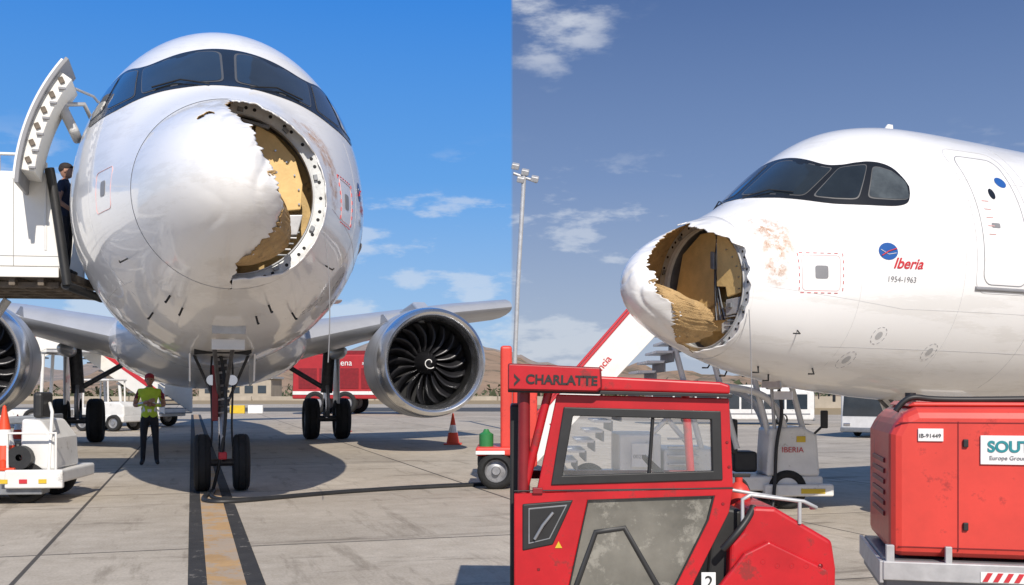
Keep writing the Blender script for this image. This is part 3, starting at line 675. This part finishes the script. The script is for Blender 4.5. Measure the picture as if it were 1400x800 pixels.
# ---------------------------------------------------------------- ground cable
def lay(pts,r=.02): return [(x,y,gz(x,y)+r) for x,y in pts]
gc=emp('ground_power_cable')
tube(gc,'cable',lay([(-4.0,13.7),(-3.9,13.0),(-3.75,12.2),(-3.3,12.3),(-2.6,13.2),(-1.6,14.0),(-.6,14.5),(.2,14.9)]),.035,'black',True)
tube(gc,'cable_b',lay([(-4.0,13.75),(-3.85,13.0),(-3.6,12.4),(-3.1,12.6),(-2.5,13.3),(-1.5,14.15),(-.5,14.7),(.2,15.1)]),.030,'black',True)
tube(gc,'drop',[(-3.93,13.75,1.9),(-3.7,13.6,1.2),(-3.85,13.6,.5),(-4.0,13.7,.03)],.022,'black',True)
gd=emp('ground_power_cable')
tube(gd,'cable',lay([(3.0,9),(3.6,9.6),(4.4,10.6),(5.0,12.0),(5.2,14)]),.03,'black',True)
tube(gd,'cable_b',lay([(3.2,8.7),(4.2,9.2),(5.2,10.0),(6.0,11)]),.03,'black',True)
# ---------------------------------------------------------------- airport lamp post
lp=emp('street_lamp',(.0,35,gz(0,35)))
tube(lp,'mast',[(0,0,0),(.2,0,5),(.42,0,8.9)],.08,'lgrey'); tube(lp,'crossbar',[(.05,0,8.8),(.85,0,8.5)],.05,'lgrey')
for x,z in((.12,9.05),(.45,8.85),(.78,8.62),(.3,8.6)): box(lp,'floodlight',(x-.13,-.15,z-.1),(x+.13,.15,z+.08),'lgrey',.03,(R(25),.2,0))
# ---------------------------------------------------------------- stair truck (right)
S=emp('airstair_truck',(1.3,17.2,-.62))
for y in(0,1.5):
    prism(S,'flight_side',[(-.9,.75),(-.9,1.45),(1.15,3.80),(1.9,3.95),(1.9,3.15),(1.30,3.1)],y,y+.05,'cwhite','Y',.01)
    tube(S,'handrail',[(-.9,y+.025,1.50),(1.14,y+.025,3.84),(1.9,y+.025,4.0)],.026,'redm')
for k in range(15): box(S,'tread',(-.65+.148*k,.05,.6+.168*k),(-.35+.148*k,1.5,.64+.168*k),'cwhite',.004)
for k in range(15): box(S,'riser',(-.37+.148*k,.05,.45+.168*k),(-.34+.148*k,1.5,.63+.168*k),'grey',.004)
text(S,'slogan','una nueva experiencia',(-.62,-.006,1.36),.17,'redm',(R(90),R(-49),0),.002)
box(S,'platform',(1.3,.05,2.95),(4.8,1.5,3.05),'lgrey',.01)
for x in(1.4,2.0,2.6,3.2): tube(S,'lift_frame',[(x,.1,2.9),(x+.5,.1,1.0)],.05,'wv'); 
tube(S,'lift_arch',[(1.5,.0,2.1),(2.6,.0,2.05),(3.1,.0,1.9),(3.3,.0,1.4),(3.4,.0,.7)],.06,'wv',True)
tube(S,'lift_arch',[(1.5,1.4,2.1),(2.6,1.4,2.05),(3.1,1.4,1.9),(3.3,1.4,1.4),(3.4,1.4,.7)],.06,'wv',True)
tube(S,'cross_brace',[(.6,.02,.8),(1.9,.02,2.1)],.045,'wv'); tube(S,'cross_brace',[(1.9,.02,.8),(.9,.02,2.0)],.045,'wv')
box(S,'chassis',(-.6,-.1,.30),(3.9,1.6,.55),'wv',.04); box(S,'machinery',(.5,-.05,.55),(1.2,1.4,1.25),'wv',.04); box(S,'machinery_b',(1.25,-.02,.55),(2.2,1.4,1.0),'wv',.05)
for k in range(5): box(S,'step',(1.3,-.22,.6+.14*k),(1.8,-.04,.63+.14*k),'lgrey',.005)
box(S,'hydraulic_tank',(.7,-.12,.7),(1.05,-.06,1.1),'cwhite',.01); text(S,'fleet_number','002784',(.72,-.125,.85),.09,'gm')
prism(S,'control_console',[(2.95,.55),(3.85,.55),(3.8,1.25),(3.55,1.38),(3.0,1.35)],-.1,.7,'wv','Y',.05)
text(S,'lettering','IBERIA',(3.2,-.115,.95),.13,'redm'); box(S,'sticker',(3.45,-.112,1.12),(3.6,-.103,1.22),'yel',.002)
box(S,'seat',(2.45,.1,.6),(2.85,.6,.95),'black',.05); box(S,'seat_back',(2.4,.1,.9),(2.52,.6,1.5),'black',.04)
tube(S,'console_mast',[(3.1,-.05,1.3),(3.05,-.05,2.0)],.03,'lgrey'); box(S,'console_light',(2.95,-.15,2.0),(3.2,0,2.15),'lgrey',.03)
tube(S,'hose',[(3.15,-.12,2.0),(3.25,-.15,1.6),(3.05,-.15,1.2),(3.1,-.15,.5),(3.0,-.3,.05)],.03,'black',True)
tube(S,'mirror_arm',[(3.7,-.05,1.2),(3.95,-.1,1.45)],.02,'black'); box(S,'mirror',(3.85,-.14,1.35),(3.97,-.08,1.65),'black',.02)
box(S,'front_bumper',(2.9,-.2,.22),(4.05,0,.42),'wv',.03); box(S,'bumper_stripe',(3.5,-.212,.27),(3.9,-.203,.35),'yel',.002)
for x in(.1,3.3): wheel(S,'wheel',(x,-.02,.33),.33,.24,(0,1,0)); wheel(S,'wheel',(x,1.5,.33),.33,.24,(0,1,0))
# ---------------------------------------------------------------- buses
def bus(name,loc,rz,Ln=12,W=2.6,H=2.75):
    b=emp(name,loc,rz)
    prism(b,'body',[(-W/2,.35),(W/2,.35),(W/2,H-.25),(W/2-.2,H),(-W/2+.2,H),(-W/2,H-.25)],0,Ln,'wv','Y',.12)
    prism(b,'windshield',[(-W/2+.12,1.15),(W/2-.12,1.15),(W/2-.2,H-.45),(-W/2+.2,H-.45)],-.03,.02,'busg','Y',.03)
    box(b,'destination_sign',(-.9,-.035,H-.38),(.9,.0,H-.14),'black',.02)
    for s in(-1,1):
        for k in range(7):
            x=s*W/2; box(b,'side_window',(x-.02,.5+1.62*k,1.15),(x+.02,1.98+1.62*k,H-.5),'busg',.02)
        box(b,'stripe',(s*W/2-.015,.3,.75),(s*W/2+.015,Ln-.3,.85),'gm',.004)
        box(b,'headlamp',(s*.95-.18,-.03,.62),(s*.95+.18,.01,.78),'chrome',.03)
        tube(b,'mirror_arm',[(s*W/2,.1,H-.2),(s*(W/2+.25),-.25,H-.4)],.03,'black'); box(b,'mirror',(s*(W/2+.25)-.08,-.3,H-.85),(s*(W/2+.25)+.08,-.22,H-.4),'black',.03)
        for y in(2.3,Ln-2.8): wheel(b,'wheel',(s*(W/2-.12),y,.45),.45,.28)
    box(b,'front_bumper',(-W/2,-.06,.3),(W/2,.1,.55),'grey',.05)
    box(b,'roof_unit',(-.8,4,H),(.8,7,H+.2),'wv',.06)
bus('airport_bus',(18.6,54,gz(19,54)),R(-38))
bus('airport_bus',(22.3,76,gz(19,70)),R(80))
# ---------------------------------------------------------------- red electric tractor (foreground)
t=emp('tow_tractor',(.03,5,-.62))
hole=[(.23,1.885),(.98,1.865),(.99,1.545),(.17,1.52)]
frame(t,'door_upper_frame',[(.19,1.955),(1.03,1.935),(1.05,1.50),(.09,1.475)],hole,0,.045,'red')
frame(t,'window_rubber',[(.222,1.893),(.988,1.873),(.998,1.537),(.16,1.512)],[(.268,1.85),(.942,1.832),(.948,1.582),(.217,1.558)],-.010,.03,'black')
tube(t,'window_divider',[(.66,.01,1.86),(.64,.01,1.56)],.009,'black')
prism(t,'window_pane',[(.25,1.865),(.96,1.85),(.97,1.56),(.195,1.54)],.012,.016,'clear','Y',0)
lo=[(-.02,1.47),(1.05,1.495),(1.03,1.38),(.86,1.04),(.72,.72),(-.02,.72)]
li=[(.34,1.44),(.96,1.46),(.93,1.34),(.78,1.04),(.66,.80),(.20,.80)]
frame(t,'door_lower_frame',lo,li,0,.045,'red')
frame(t,'panel_seal',li,[(x*.975+.014,z*.985+.018) for x,z in li],-.004,.02,'black')
prism(t,'lower_plastic_panel',[(.33,1.445),(.965,1.465),(.935,1.34),(.785,1.04),(.665,.795),(.195,.795)],.014,.02,'haze','Y',0)
tube(t,'black_brace',[(.26,.03,.95),(.38,.03,1.28),(.52,.03,1.30),(.72,.03,.95)],.022,'black')
prism(t,'handle_recess',[(.02,1.42),(.27,1.44),(.17,1.22),(.02,1.19)],-.006,.01,'black','Y',.01)
prism(t,'handle_recess_rim',[(.05,1.40),(.24,1.417),(.155,1.25),(.05,1.225)],-.009,-.006,'grey','Y',.004)
prism(t,'handle_recess_well',[(.056,1.394),(.23,1.41),(.151,1.256),(.056,1.233)],-.011,-.009,'black','Y',.004)
tube(t,'door_handle',[(.08,-.02,1.25),(.12,-.03,1.32),(.17,-.02,1.38)],.008,'grey')
prism(t,'warning_sticker',[(.18,1.205),(.215,1.205),(.197,1.238)],-.004,-.001,'yel','Y',0)
box(t,'hinge',(.07,-.015,1.47),(.12,.02,1.50),'redd',.004)
for (x,z) in((1.02,1.72),(1.03,1.6),(1.0,1.42),(.1,1.1),(.1,.95)): lathe(t,'screw',[(-.003,0),(-.003,.006),(0,.008)],(x,-.001,z),(0,1,0),'redd',10)
tube(t,'door_gap',[(-.02,-.001,1.483),(1.05,-.001,1.497)],.0035,'black')
prism(t,'roof',[(-.05,1.985),(1.03,1.955),(1.03,2.00),(.98,2.015),(-.05,2.065)],-.03,1.15,'red','Y',.012)
prism(t,'roof_gutter',[(-.05,1.965),(1.035,1.94),(1.035,1.957),(-.05,1.984)],-.04,.0,'black','Y',.003)
prism(t,'roof_fascia',[(-.05,1.975),(.38,1.965),(.405,1.985),(.40,2.085),(-.05,2.105)],-.075,-.042,'redd','Y',.01)  # fascia body in darker red, its shade painted into the colour
prism(t,'roof_fascia_face',[(-.045,1.983),(.375,1.973),(.395,1.99),(.39,2.078),(-.045,2.097)],-.078,-.0755,'red','Y',.002)
text(t,'maker_lettering','CHARLATTE',(.035,-.081,2.008),.062,'black',(R(90),R(1.5),0),.002); prism(t,'arrow_mark',[(-.02,1.995),(.01,2.025),(-.02,2.055),(-.02,2.04),(-.005,2.025),(-.02,2.01)],-.082,-.079,'black','Y',0)
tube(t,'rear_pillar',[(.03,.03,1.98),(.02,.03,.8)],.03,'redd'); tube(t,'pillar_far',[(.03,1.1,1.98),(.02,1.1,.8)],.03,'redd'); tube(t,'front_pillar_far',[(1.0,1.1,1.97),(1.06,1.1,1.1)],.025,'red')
tube(t,'pillar',[(.15,.03,1.97),(.02,.03,1.45)],.022,'red'); box(t,'far_rail',(0,1.08,1.45),(1.05,1.12,1.50),'redd',.01); box(t,'interior_back_shade',(-.04,.12,.6),(.06,1.08,1.9),'black',.01)  # black back panel: the dim cab interior is put into its colour
box(t,'seat_cushion',(.2,.3,.95),(.62,.85,1.12),'black',.05); box(t,'seat_back',(.14,.3,1.1),(.26,.85,1.55),'black',.05)
lathe(t,'steering_wheel',[(-.012,.165),(0,.178),(.012,.165),(0,.152),(-.012,.165)],(.80,.55,1.50),(.7,0,.7),'black',32); tube(t,'steering_column',[(.80,.55,1.50),(.98,.55,1.28)],.025,'black')
prism(t,'dashboard',[(.9,.7),(1.1,.7),(1.12,1.38),(.98,1.40)],.1,1.1,'black','Y',.02)
prism(t,'hood',[(1.02,.55),(1.55,.55),(1.56,1.10),(1.54,1.235),(1.26,1.40),(1.15,1.405),(1.10,1.28),(1.04,1.22)],.02,1.1,'red','Y',.02)
prism(t,'hood_side_plate',[(.90,.55),(1.50,.55),(1.51,1.10),(1.22,1.24),(1.10,1.18),(.96,1.0)],-.02,.018,'red','Y',.012)
tube(t,'hood_hose',[(1.0,.0,1.2),(1.06,-.03,1.28),(1.12,.0,1.33),(1.16,.05,1.40)],.018,'black',True)
prism(t,'hood_slot',[(1.28,1.0),(1.44,.99),(1.44,1.01),(1.28,1.02)],-.024,-.018,'black','Y',0); prism(t,'hood_slot',[(1.28,.94),(1.44,.93),(1.44,.95),(1.28,.96)],-.024,-.018,'black','Y',0)
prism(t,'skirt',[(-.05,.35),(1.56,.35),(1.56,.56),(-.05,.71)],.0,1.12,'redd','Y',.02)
tube(t,'grab_rail',[(1.10,.02,1.30),(1.10,.02,1.44),(1.14,.02,1.462),(1.40,.02,1.43),(1.46,.02,1.40),(1.46,.1,1.39)],.010,'lgrey'); tube(t,'grab_rail_post',[(1.38,.02,1.43),(1.38,.02,1.32)],.010,'lgrey')
tube(t,'grab_rail',[(1.10,.3,1.46),(1.46,.3,1.40)],.010,'lgrey')
box(t,'fleet_plate',(.89,-.026,1.0),(.96,-.022,1.09),'cwhite',.002); text(t,'fleet_digit','2',(.905,-.03,1.015),.085,'black')
for i in range(6):
    lathe(t,'rivet',[(0,0),(-.004,.009),(.0,.012)],(1.12+.07*i,-.021,1.12 if i>1 else 1.14),(0,-1,0),'redd',10)
for x in(.35,1.25): wheel(t,'wheel',(x,.1,.27),.27,.18,(0,1,0)); wheel(t,'wheel',(x,1.0,.27),.27,.18,(0,1,0))
fe=emp('fire_extinguisher',(1.20,5.42,.68))
lathe(fe,'bottle',[(0,0),(0,.055),(.16,.06),(.19,.045),(.21,.02),(.235,.02),(.235,0)],(0,0,-.02),(0,0,1),'redo',24); tube(fe,'hose',[(0,0,.21),(.05,0,.2),(.075,0,.1),(.06,0,0)],.008,'black',True); box(fe,'lever',(-.03,-.01,.215),(.06,.01,.235),'black',.003)
tube(fe,'bracket',[(0,0,-.02),(0,0,-.2)],.03,'black')
# ---------------------------------------------------------------- ground power unit
g=emp('ground_power_unit',(2.40,6.5,-.62),R(-13))
prism(g,'cabinet',[(0,.92),(1.75,.92),(1.75,1.84),(1.6,1.87),(.16,1.87),(.06,1.82),(.0,1.70)],0,1.15,'redo','Y',.07)
prism(g,'roof_lid',[(.12,1.872),(1.7,1.872),(1.66,1.90),(.16,1.90)],.12,1.05,'redo','Y',.02)
for x in(.40,1.25): box(g,'door_gap',(x,-.004,.97),(x+.006,.01,1.78),'redd',0)
box(g,'door_gap',(.05,-.004,1.77),(1.7,.01,1.776),'redd',0); box(g,'door_gap',(.05,-.004,.985),(1.7,.01,.99),'redd',0)
for z in(1.10,1.62): box(g,'latch',(.43,-.02,z),(.46,.0,z+.05),'black',.005)
for k in range(6): box(g,'side_louvre',(-.012,.25,1.15+.07*k),(.004,.85,1.18+.07*k),'redd',.004)
box(g,'number_plate',(.165,-.012,1.655),(.315,.0,1.735),'cwhite',.003); text(g,'plate_lettering','IB-91449',(.17,-.015,1.678),.036,'black')
box(g,'operator_sign',(.53,-.014,1.515),(1.1,.0,1.695),'cwhite',.003); text(g,'sign_lettering','SOUTH',(.57,-.018,1.595),.095,'teal',bold=.003); text(g,'sign_small','Europe Ground Services',(.58,-.018,1.545),.036,'gm')
box(g,'frame_rail',(-.05,-.06,.78),(1.8,-.01,.90),'lgrey',.008); box(g,'frame',(-.04,.0,.68),(1.8,1.15,.90),'grey',.02); box(g,'corner_post',(-.03,-.05,.88),(.02,0,1.0),'lgrey',.005)
box(g,'side_rail',(-.07,-.05,.76),(-.045,1.15,.90),'lgrey',.005)
box(g,'post',(.32,-.05,.88),(.36,-.01,1.0),'lgrey',.005)
box(g,'hazard_board',(.52,-.0655,.79),(1.05,-.061,.855),'cwhite',.001)
for k in range(8): prism(g,'hazard_stripe',[(.53+.06*k,.795),(.56+.06*k,.795),(.59+.06*k,.85),(.56+.06*k,.85)],-.069,-.0656,'redm','Y',0)
box(g,'axle',(.1,.2,.3),(1.4,.9,.68),'black',.03)
for x in(.35,1.4): wheel(g,'wheel',(x,.05,.35),.34,.22,(0,1,0)); wheel(g,'wheel',(x,1.05,.35),.34,.22,(0,1,0))
tube(g,'top_hose',[(.06,.2,1.84),(.12,.2,1.94),(.22,.2,1.93),(.32,.25,1.91),(.9,.3,1.92)],.020,'black',True); tube(g,'exhaust_cap',[(.18,.4,1.9),(.18,.4,1.96)],.035,'black')
tube(g,'tow_bar',[(0,.5,.5),(-.9,.5,.35)],.03,'grey')
# ---------------------------------------------------------------- ground
def gmat():
    m=bpy.data.materials.new('apron_concrete'); m.use_nodes=True; n=m.node_tree.nodes; l=m.node_tree.links; p=n['Principled BSDF']; p.inputs['Roughness'].default_value=.85
    tc=n.new('ShaderNodeTexCoord'); mp=n.new('ShaderNodeMapping'); mp.inputs['Rotation'].default_value=(0,0,R(-17.37)); mp.inputs['Location'].default_value=(1.2,.8,0)
    l.new(tc.outputs['Object'],mp.inputs['Vector'])
    br=n.new('ShaderNodeTexBrick'); br.offset=0; br.inputs['Scale'].default_value=1; br.inputs['Brick Width'].default_value=5; br.inputs['Row Height'].default_value=5
    br.inputs['Mortar Size'].default_value=.022; br.inputs['Mortar Smooth'].default_value=.3; br.inputs['Color1'].default_value=(.56,.50,.415,1); br.inputs['Color2'].default_value=(.48,.43,.36,1); br.inputs['Mortar'].default_value=(.09,.08,.07,1)
    l.new(mp.outputs[0],br.inputs['Vector'])
    def nz(s,d,lo,hi,c0,c1,vec=mp.outputs[0],r=.6):
        t_=n.new('ShaderNodeTexNoise'); t_.inputs['Scale'].default_value=s; t_.inputs['Detail'].default_value=d; t_.inputs['Roughness'].default_value=r; l.new(vec,t_.inputs['Vector'])
        q=n.new('ShaderNodeValToRGB'); q.color_ramp.elements[0].position=lo; q.color_ramp.elements[1].position=hi; q.color_ramp.elements[0].color=(c0,c0*.98,c0*.95,1); q.color_ramp.elements[1].color=(c1,c1,c1,1); l.new(t_.outputs['Fac'],q.inputs['Fac']); return q.outputs['Color'],t_
    a,_=nz(.35,8,.3,.7,.80,1.06); b,_=nz(3,10,.35,.65,.82,1.06,r=.78); c,tt=nz(45,4,.3,.7,.82,1.08)
    st=n.new('ShaderNodeMapping'); st.inputs['Scale'].default_value=(.5,2.2,1); l.new(mp.outputs[0],st.inputs['Vector'])
    d,_=nz(.55,10,.36,.44,.6,1.0,st.outputs[0],.7)
    st2=n.new('ShaderNodeMapping'); st2.inputs['Scale'].default_value=(3,.35,1); st2.inputs['Location'].default_value=(4,2,0); l.new(mp.outputs[0],st2.inputs['Vector'])
    e,_=nz(1.1,8,.34,.45,.70,1.0,st2.outputs[0],.7)
    f,_=nz(1.8,6,.31,.35,.42,1.0,mp.outputs[0],.8)
    cur=br.outputs['Color']
    for k in(a,b,c,d,e,f):
        mx=n.new('ShaderNodeMix'); mx.data_type='RGBA'; mx.blend_type='MULTIPLY'; mx.inputs['Factor'].default_value=1; l.new(cur,mx.inputs['A']); l.new(k,mx.inputs['B']); cur=mx.outputs['Result']
    sp=n.new('ShaderNodeSeparateXYZ'); l.new(tc.outputs['Object'],sp.inputs[0]); mr=n.new('ShaderNodeMapRange'); mr.inputs['From Min'].default_value=105; mr.inputs['From Max'].default_value=110; l.new(sp.outputs['Y'],mr.inputs['Value'])
    mx=n.new('ShaderNodeMix'); mx.data_type='RGBA'; mx.inputs['B'].default_value=(.34,.25,.13,1); l.new(mr.outputs[0],mx.inputs['Factor']); l.new(cur,mx.inputs['A']); l.new(mx.outputs['Result'],p.inputs['Base Color'])
    bp=n.new('ShaderNodeBump'); bp.inputs['Strength'].default_value=.25; bp.inputs['Distance'].default_value=.01; l.new(tt.outputs['Fac'],bp.inputs['Height']); l.new(bp.outputs['Normal'],p.inputs['Normal'])
    return m
M['ground']=gmat()
xs=[-4000,-1500,-500,-200,-100,-60,-30,-15,-8,-5]+[-4+.25*i for i in range(40)]+[6.5,7,8,9,10,12,15,20,30,60,120,300,900,2500,4000]
ysg=[-200,-50,-20,-8,-3,0,2,4]+[5+.3*i for i in range(12)]+[9,10,12,15,18,22,26,28,31,34,37,40,43,46,50,55,60,80,120,200,400,900,2000,4500]
vs=[(x,y,gz(x,y)) for y in ysg for x in xs]; n=len(xs)
fs=[(j*n+i,j*n+i+1,(j+1)*n+i+1,(j+1)*n+i) for j in range(len(ysg)-1) for i in range(n-1)]
mob(None,'ground',vs,fs,'ground',ang=60)
M['tyellow']=mat('worn_yellow_line',(.50,.31,.14),.8,0,.25,2,.2,spots=((.40,.33,.26),3,.47,.8)); M['tblack']=mat('worn_black_line',(.035,.033,.031),.8,0,.4,3,.2,spots=((.30,.27,.23),4,.58,.8))
def gline(par,nm,off,w,d0,d1,z,m):
    u=Vector((-.2986,.9544,0)); r=Vector((.9544,.2986,0)); o=Vector((.245,0,0))
    vs=[];K=30
    for k in range(K+1):
        s=d0+(d1-d0)*k/K
        for e in(off-w/2,off+w/2): q=o+u*s+r*e; vs.append((q.x,q.y,z))
    mob(par,nm,vs,[(2*k,2*k+1,2*k+3,2*k+2) for k in range(K)],m)
tl=emp('taxiway_centerline')
gline(tl,'black_border',0,.52,3,62,.004,'tblack'); gline(tl,'yellow_stripe',0,.26,3,62,.008,'tyellow')
M['tar']=mat('tarmac_band',(.07,.07,.07),.9,0,.3,1)
box(None,'taxiway',(-90,68,.004),(2,84,.012),'tar',0)
# ---------------------------------------------------------------- hills, walls, scrub
def hillm(nm,c1,c2,s):
    m=mat(nm,c1,.95,0,.25,s,0,0,spots=(c2,s*3,.50,.85)); return m
M['h1']=hillm('dry_hills',(.36,.24,.15,1),(.13,.11,.065,1),.012); M['h2']=hillm('far_hills_hazed',(.34,.27,.22,1),(.20,.18,.16,1),.006)  # far ridge: aerial haze painted in as a lighter, greyer colour
def hills(nm,r0,r1,h,seed,m):
    vs=[];fs=[];na,nr=300,14
    for i in range(na+1):
        a=R(-75+150*i/na)
        for j in range(nr+1):
            q=j/nr; r=r0+(r1-r0)*q
            x,y=r*math.sin(a),r*math.cos(a)
            bump=1.0*math.exp(-((a-R(-3))/R(7))**2)+.35*math.exp(-((a-R(-17))/R(6))**2)
            hh=h*(.5+bump+.6*noise.noise(Vector((a*5,seed,0)))+.35*noise.noise(Vector((a*17,seed,q*2)))+.14*noise.noise(Vector((a*60,seed,q*5))))
            vs.append((x,y,-3+max(.5,hh)*math.sin(math.pi*min(1,q*1.0)*.5)**1.2+h*.16*noise.noise(Vector((a*40,q*6,seed)))*q))
    for i in range(na):
        for j in range(nr): b=i*(nr+1)+j; fs.append((b,b+1,b+nr+2,b+nr+1))
    mob(None,nm,vs,fs,m,ang=70)
hills('hills',420,900,27,3.3,'h1'); hills('hills',1300,2300,72,8.1,'h2')
M['fol']=mat('scrub_foliage',(.06,.075,.035),.9,0,.5,.3)
vs=[];fs=[]
for k in range(230):
    a=R(-40+75*random.random()); r=random.uniform(200,380); s=random.uniform(1.2,3.2)
    cx,cy=r*math.sin(a),r*math.cos(a)
    for j in range(26):
        p=Vector((cx+random.gauss(0,s*.8),cy+random.gauss(0,s*.8),-1+abs(random.gauss(0,s*.55))+.5)); e=s*.35
        b=len(vs)
        for q in range(3): vs.append(p+Vector((random.uniform(-e,e),random.uniform(-e,e),random.uniform(-e,e))))
        fs.append((b,b+1,b+2))
mob(None,'scrub_trees',vs,fs,'fol',smooth=False)
M['wall']=mat('perimeter_wall',(.40,.35,.28),.9,0,.2,.5)
w=emp('perimeter_wall')
for k in range(24): box(w,'wall_section',(-110+9*k,150,-1.2),(-101.2+9*k,150.3,.6),'wall',.02)
hb=emp('airport_building',(-52,170,0))
box(hb,'walls',(0,0,-1),(12,8,3.4),'wall',.05); box(hb,'roof',(-.3,-.3,3.4),(12.3,8.3,3.8),'lgrey',.05)
for k in range(5): box(hb,'window',(1+2.2*k,-.05,1),(2.4+2.2*k,.02,2.3),'busg',.01)
yc=emp('crash_barrier',(-8,62,0))
for k in range(3): box(yc,'panel',(-10.2+1.1*k,0,.0),(-9.3+1.1*k,.2,.5),'cwhite' if k!=1 else 'yel',.03)
# ---------------------------------------------------------------- world
W=bpy.data.worlds.new('World'); sc.world=W; W.use_nodes=True; n=W.node_tree.nodes; l=W.node_tree.links
bg=n['Background']; bg.inputs['Strength'].default_value=.1
sky=n.new('ShaderNodeTexSky'); sky.sky_type='NISHITA'; sky.sun_disc=False; sky.sun_elevation=R(38); sky.sun_rotation=R(168)
tc=n.new('ShaderNodeTexCoord'); sp=n.new('ShaderNodeSeparateXYZ'); l.new(tc.outputs['Generated'],sp.inputs[0])
def ramp(st):
    r=n.new('ShaderNodeValToRGB'); e=r.color_ramp.elements
    while len(e)<len(st): e.new(.5)
    for q,(p,c) in zip(e,st): q.position=p; q.color=lin(*c)
    l.new(sp.outputs['Z'],r.inputs['Fac']); return r.outputs['Color']
ra=ramp([(0,(182,205,230)),(.08,(146,188,234)),(.2,(92,161,233)),(.36,(48,134,226)),(1,(90,120,165))])
rb=ramp([(0,(176,188,208)),(.08,(155,172,202)),(.2,(116,142,188)),(.36,(78,108,162)),(1,(85,105,140))])
se=n.new('ShaderNodeMapRange'); se.inputs['From Min'].default_value=-.0012; se.inputs['From Max'].default_value=.0012; l.new(sp.outputs['X'],se.inputs['Value'])
def mix(a,b,f,bt='MIX'):
    m_=n.new('ShaderNodeMix'); m_.data_type='RGBA'; m_.blend_type=bt
    for k,v in(('A',a),('B',b),('Factor',f)):
        if isinstance(v,(int,float)): m_.inputs[k].default_value=v
        elif isinstance(v,tuple): m_.inputs[k].default_value=v
        else: l.new(v,m_.inputs[k])
    return m_.outputs['Result']
grad=mix(ra,rb,se.outputs[0])
mpp=n.new('ShaderNodeMapping'); mpp.inputs['Scale'].default_value=(1,1,3.0); mpp.inputs['Location'].default_value=(.35,0,.1); l.new(tc.outputs['Generated'],mpp.inputs['Vector'])
c1=n.new('ShaderNodeTexNoise'); c1.inputs['Scale'].default_value=11; c1.inputs['Detail'].default_value=10; c1.inputs['Roughness'].default_value=.58; l.new(mpp.outputs[0],c1.inputs['Vector'])
c2=n.new('ShaderNodeTexNoise'); c2.inputs['Scale'].default_value=4; c2.inputs['Detail'].default_value=2; l.new(mpp.outputs[0],c2.inputs['Vector'])
def mth(op,a,b):
    k=n.new('ShaderNodeMath'); k.operation=op
    for i,v in enumerate((a,b)):
        if isinstance(v,(int,float)): k.inputs[i].default_value=v
        else: l.new(v,k.inputs[i])
    return k.outputs[0]
def mrange(v,a,b,c=0,d=1):
    k=n.new('ShaderNodeMapRange'); k.interpolation_type='SMOOTHSTEP'
    k.inputs['From Min'].default_value=a; k.inputs['From Max'].default_value=b; k.inputs['To Min'].default_value=c; k.inputs['To Max'].default_value=d
    l.new(v,k.inputs['Value']); return k.outputs[0]
sm=mth('ADD',mth('MULTIPLY',c1.outputs['Fac'],.65),mth('MULTIPLY',c2.outputs['Fac'],.35))
cm=mrange(sm,.515,.585)
low=mrange(sp.outputs['Z'],.17,.25,1,0)
vd=n.new('ShaderNodeVectorMath'); vd.operation='DISTANCE'; vd.inputs[1].default_value=(.035,.932,.355); l.new(tc.outputs['Generated'],vd.inputs[0])
blob=mrange(vd.outputs['Value'],.02,.11,1,0)
thr=mth('MULTIPLY',mrange(mth('ADD',c1.outputs['Fac'],mth('MULTIPLY',blob,.20)),.58,.78),mth('MULTIPLY',blob,se.outputs[0]))
cf=mth('MULTIPLY',mth('MAXIMUM',mth('MULTIPLY',cm,mth('MULTIPLY',low,.62)),thr),.75)
withc=mix(grad,lin(226,230,238),cf)
sc10=mix(withc,(10,10,10,1),1.0,'MULTIPLY')
fin=mix(sc10,sky.outputs['Color'],.12)
l.new(fin,bg.inputs['Color'])
# sun
sd=bpy.data.lights.new('sun','SUN'); sd.energy=4.7; sd.angle=R(.5); sd.color=(1,.93,.84)
so=bpy.data.objects.new('sun',sd); sc.collection.objects.link(so)
el=R(38); tr=Vector((-math.sin(R(12))*math.cos(el),math.cos(R(12))*math.cos(el),-math.sin(el)))
so.rotation_euler=tr.to_track_quat('-Z','Y').to_euler()
# camera
cd=bpy.data.cameras.new('camera'); cd.lens=36; cd.sensor_width=36; cd.shift_y=(535-400)/1400; cd.clip_end=10000
co=bpy.data.objects.new('camera',cd); co.location=(0,0,1.35); co.rotation_euler=(R(90),0,0); sc.collection.objects.link(co); sc.camera=co
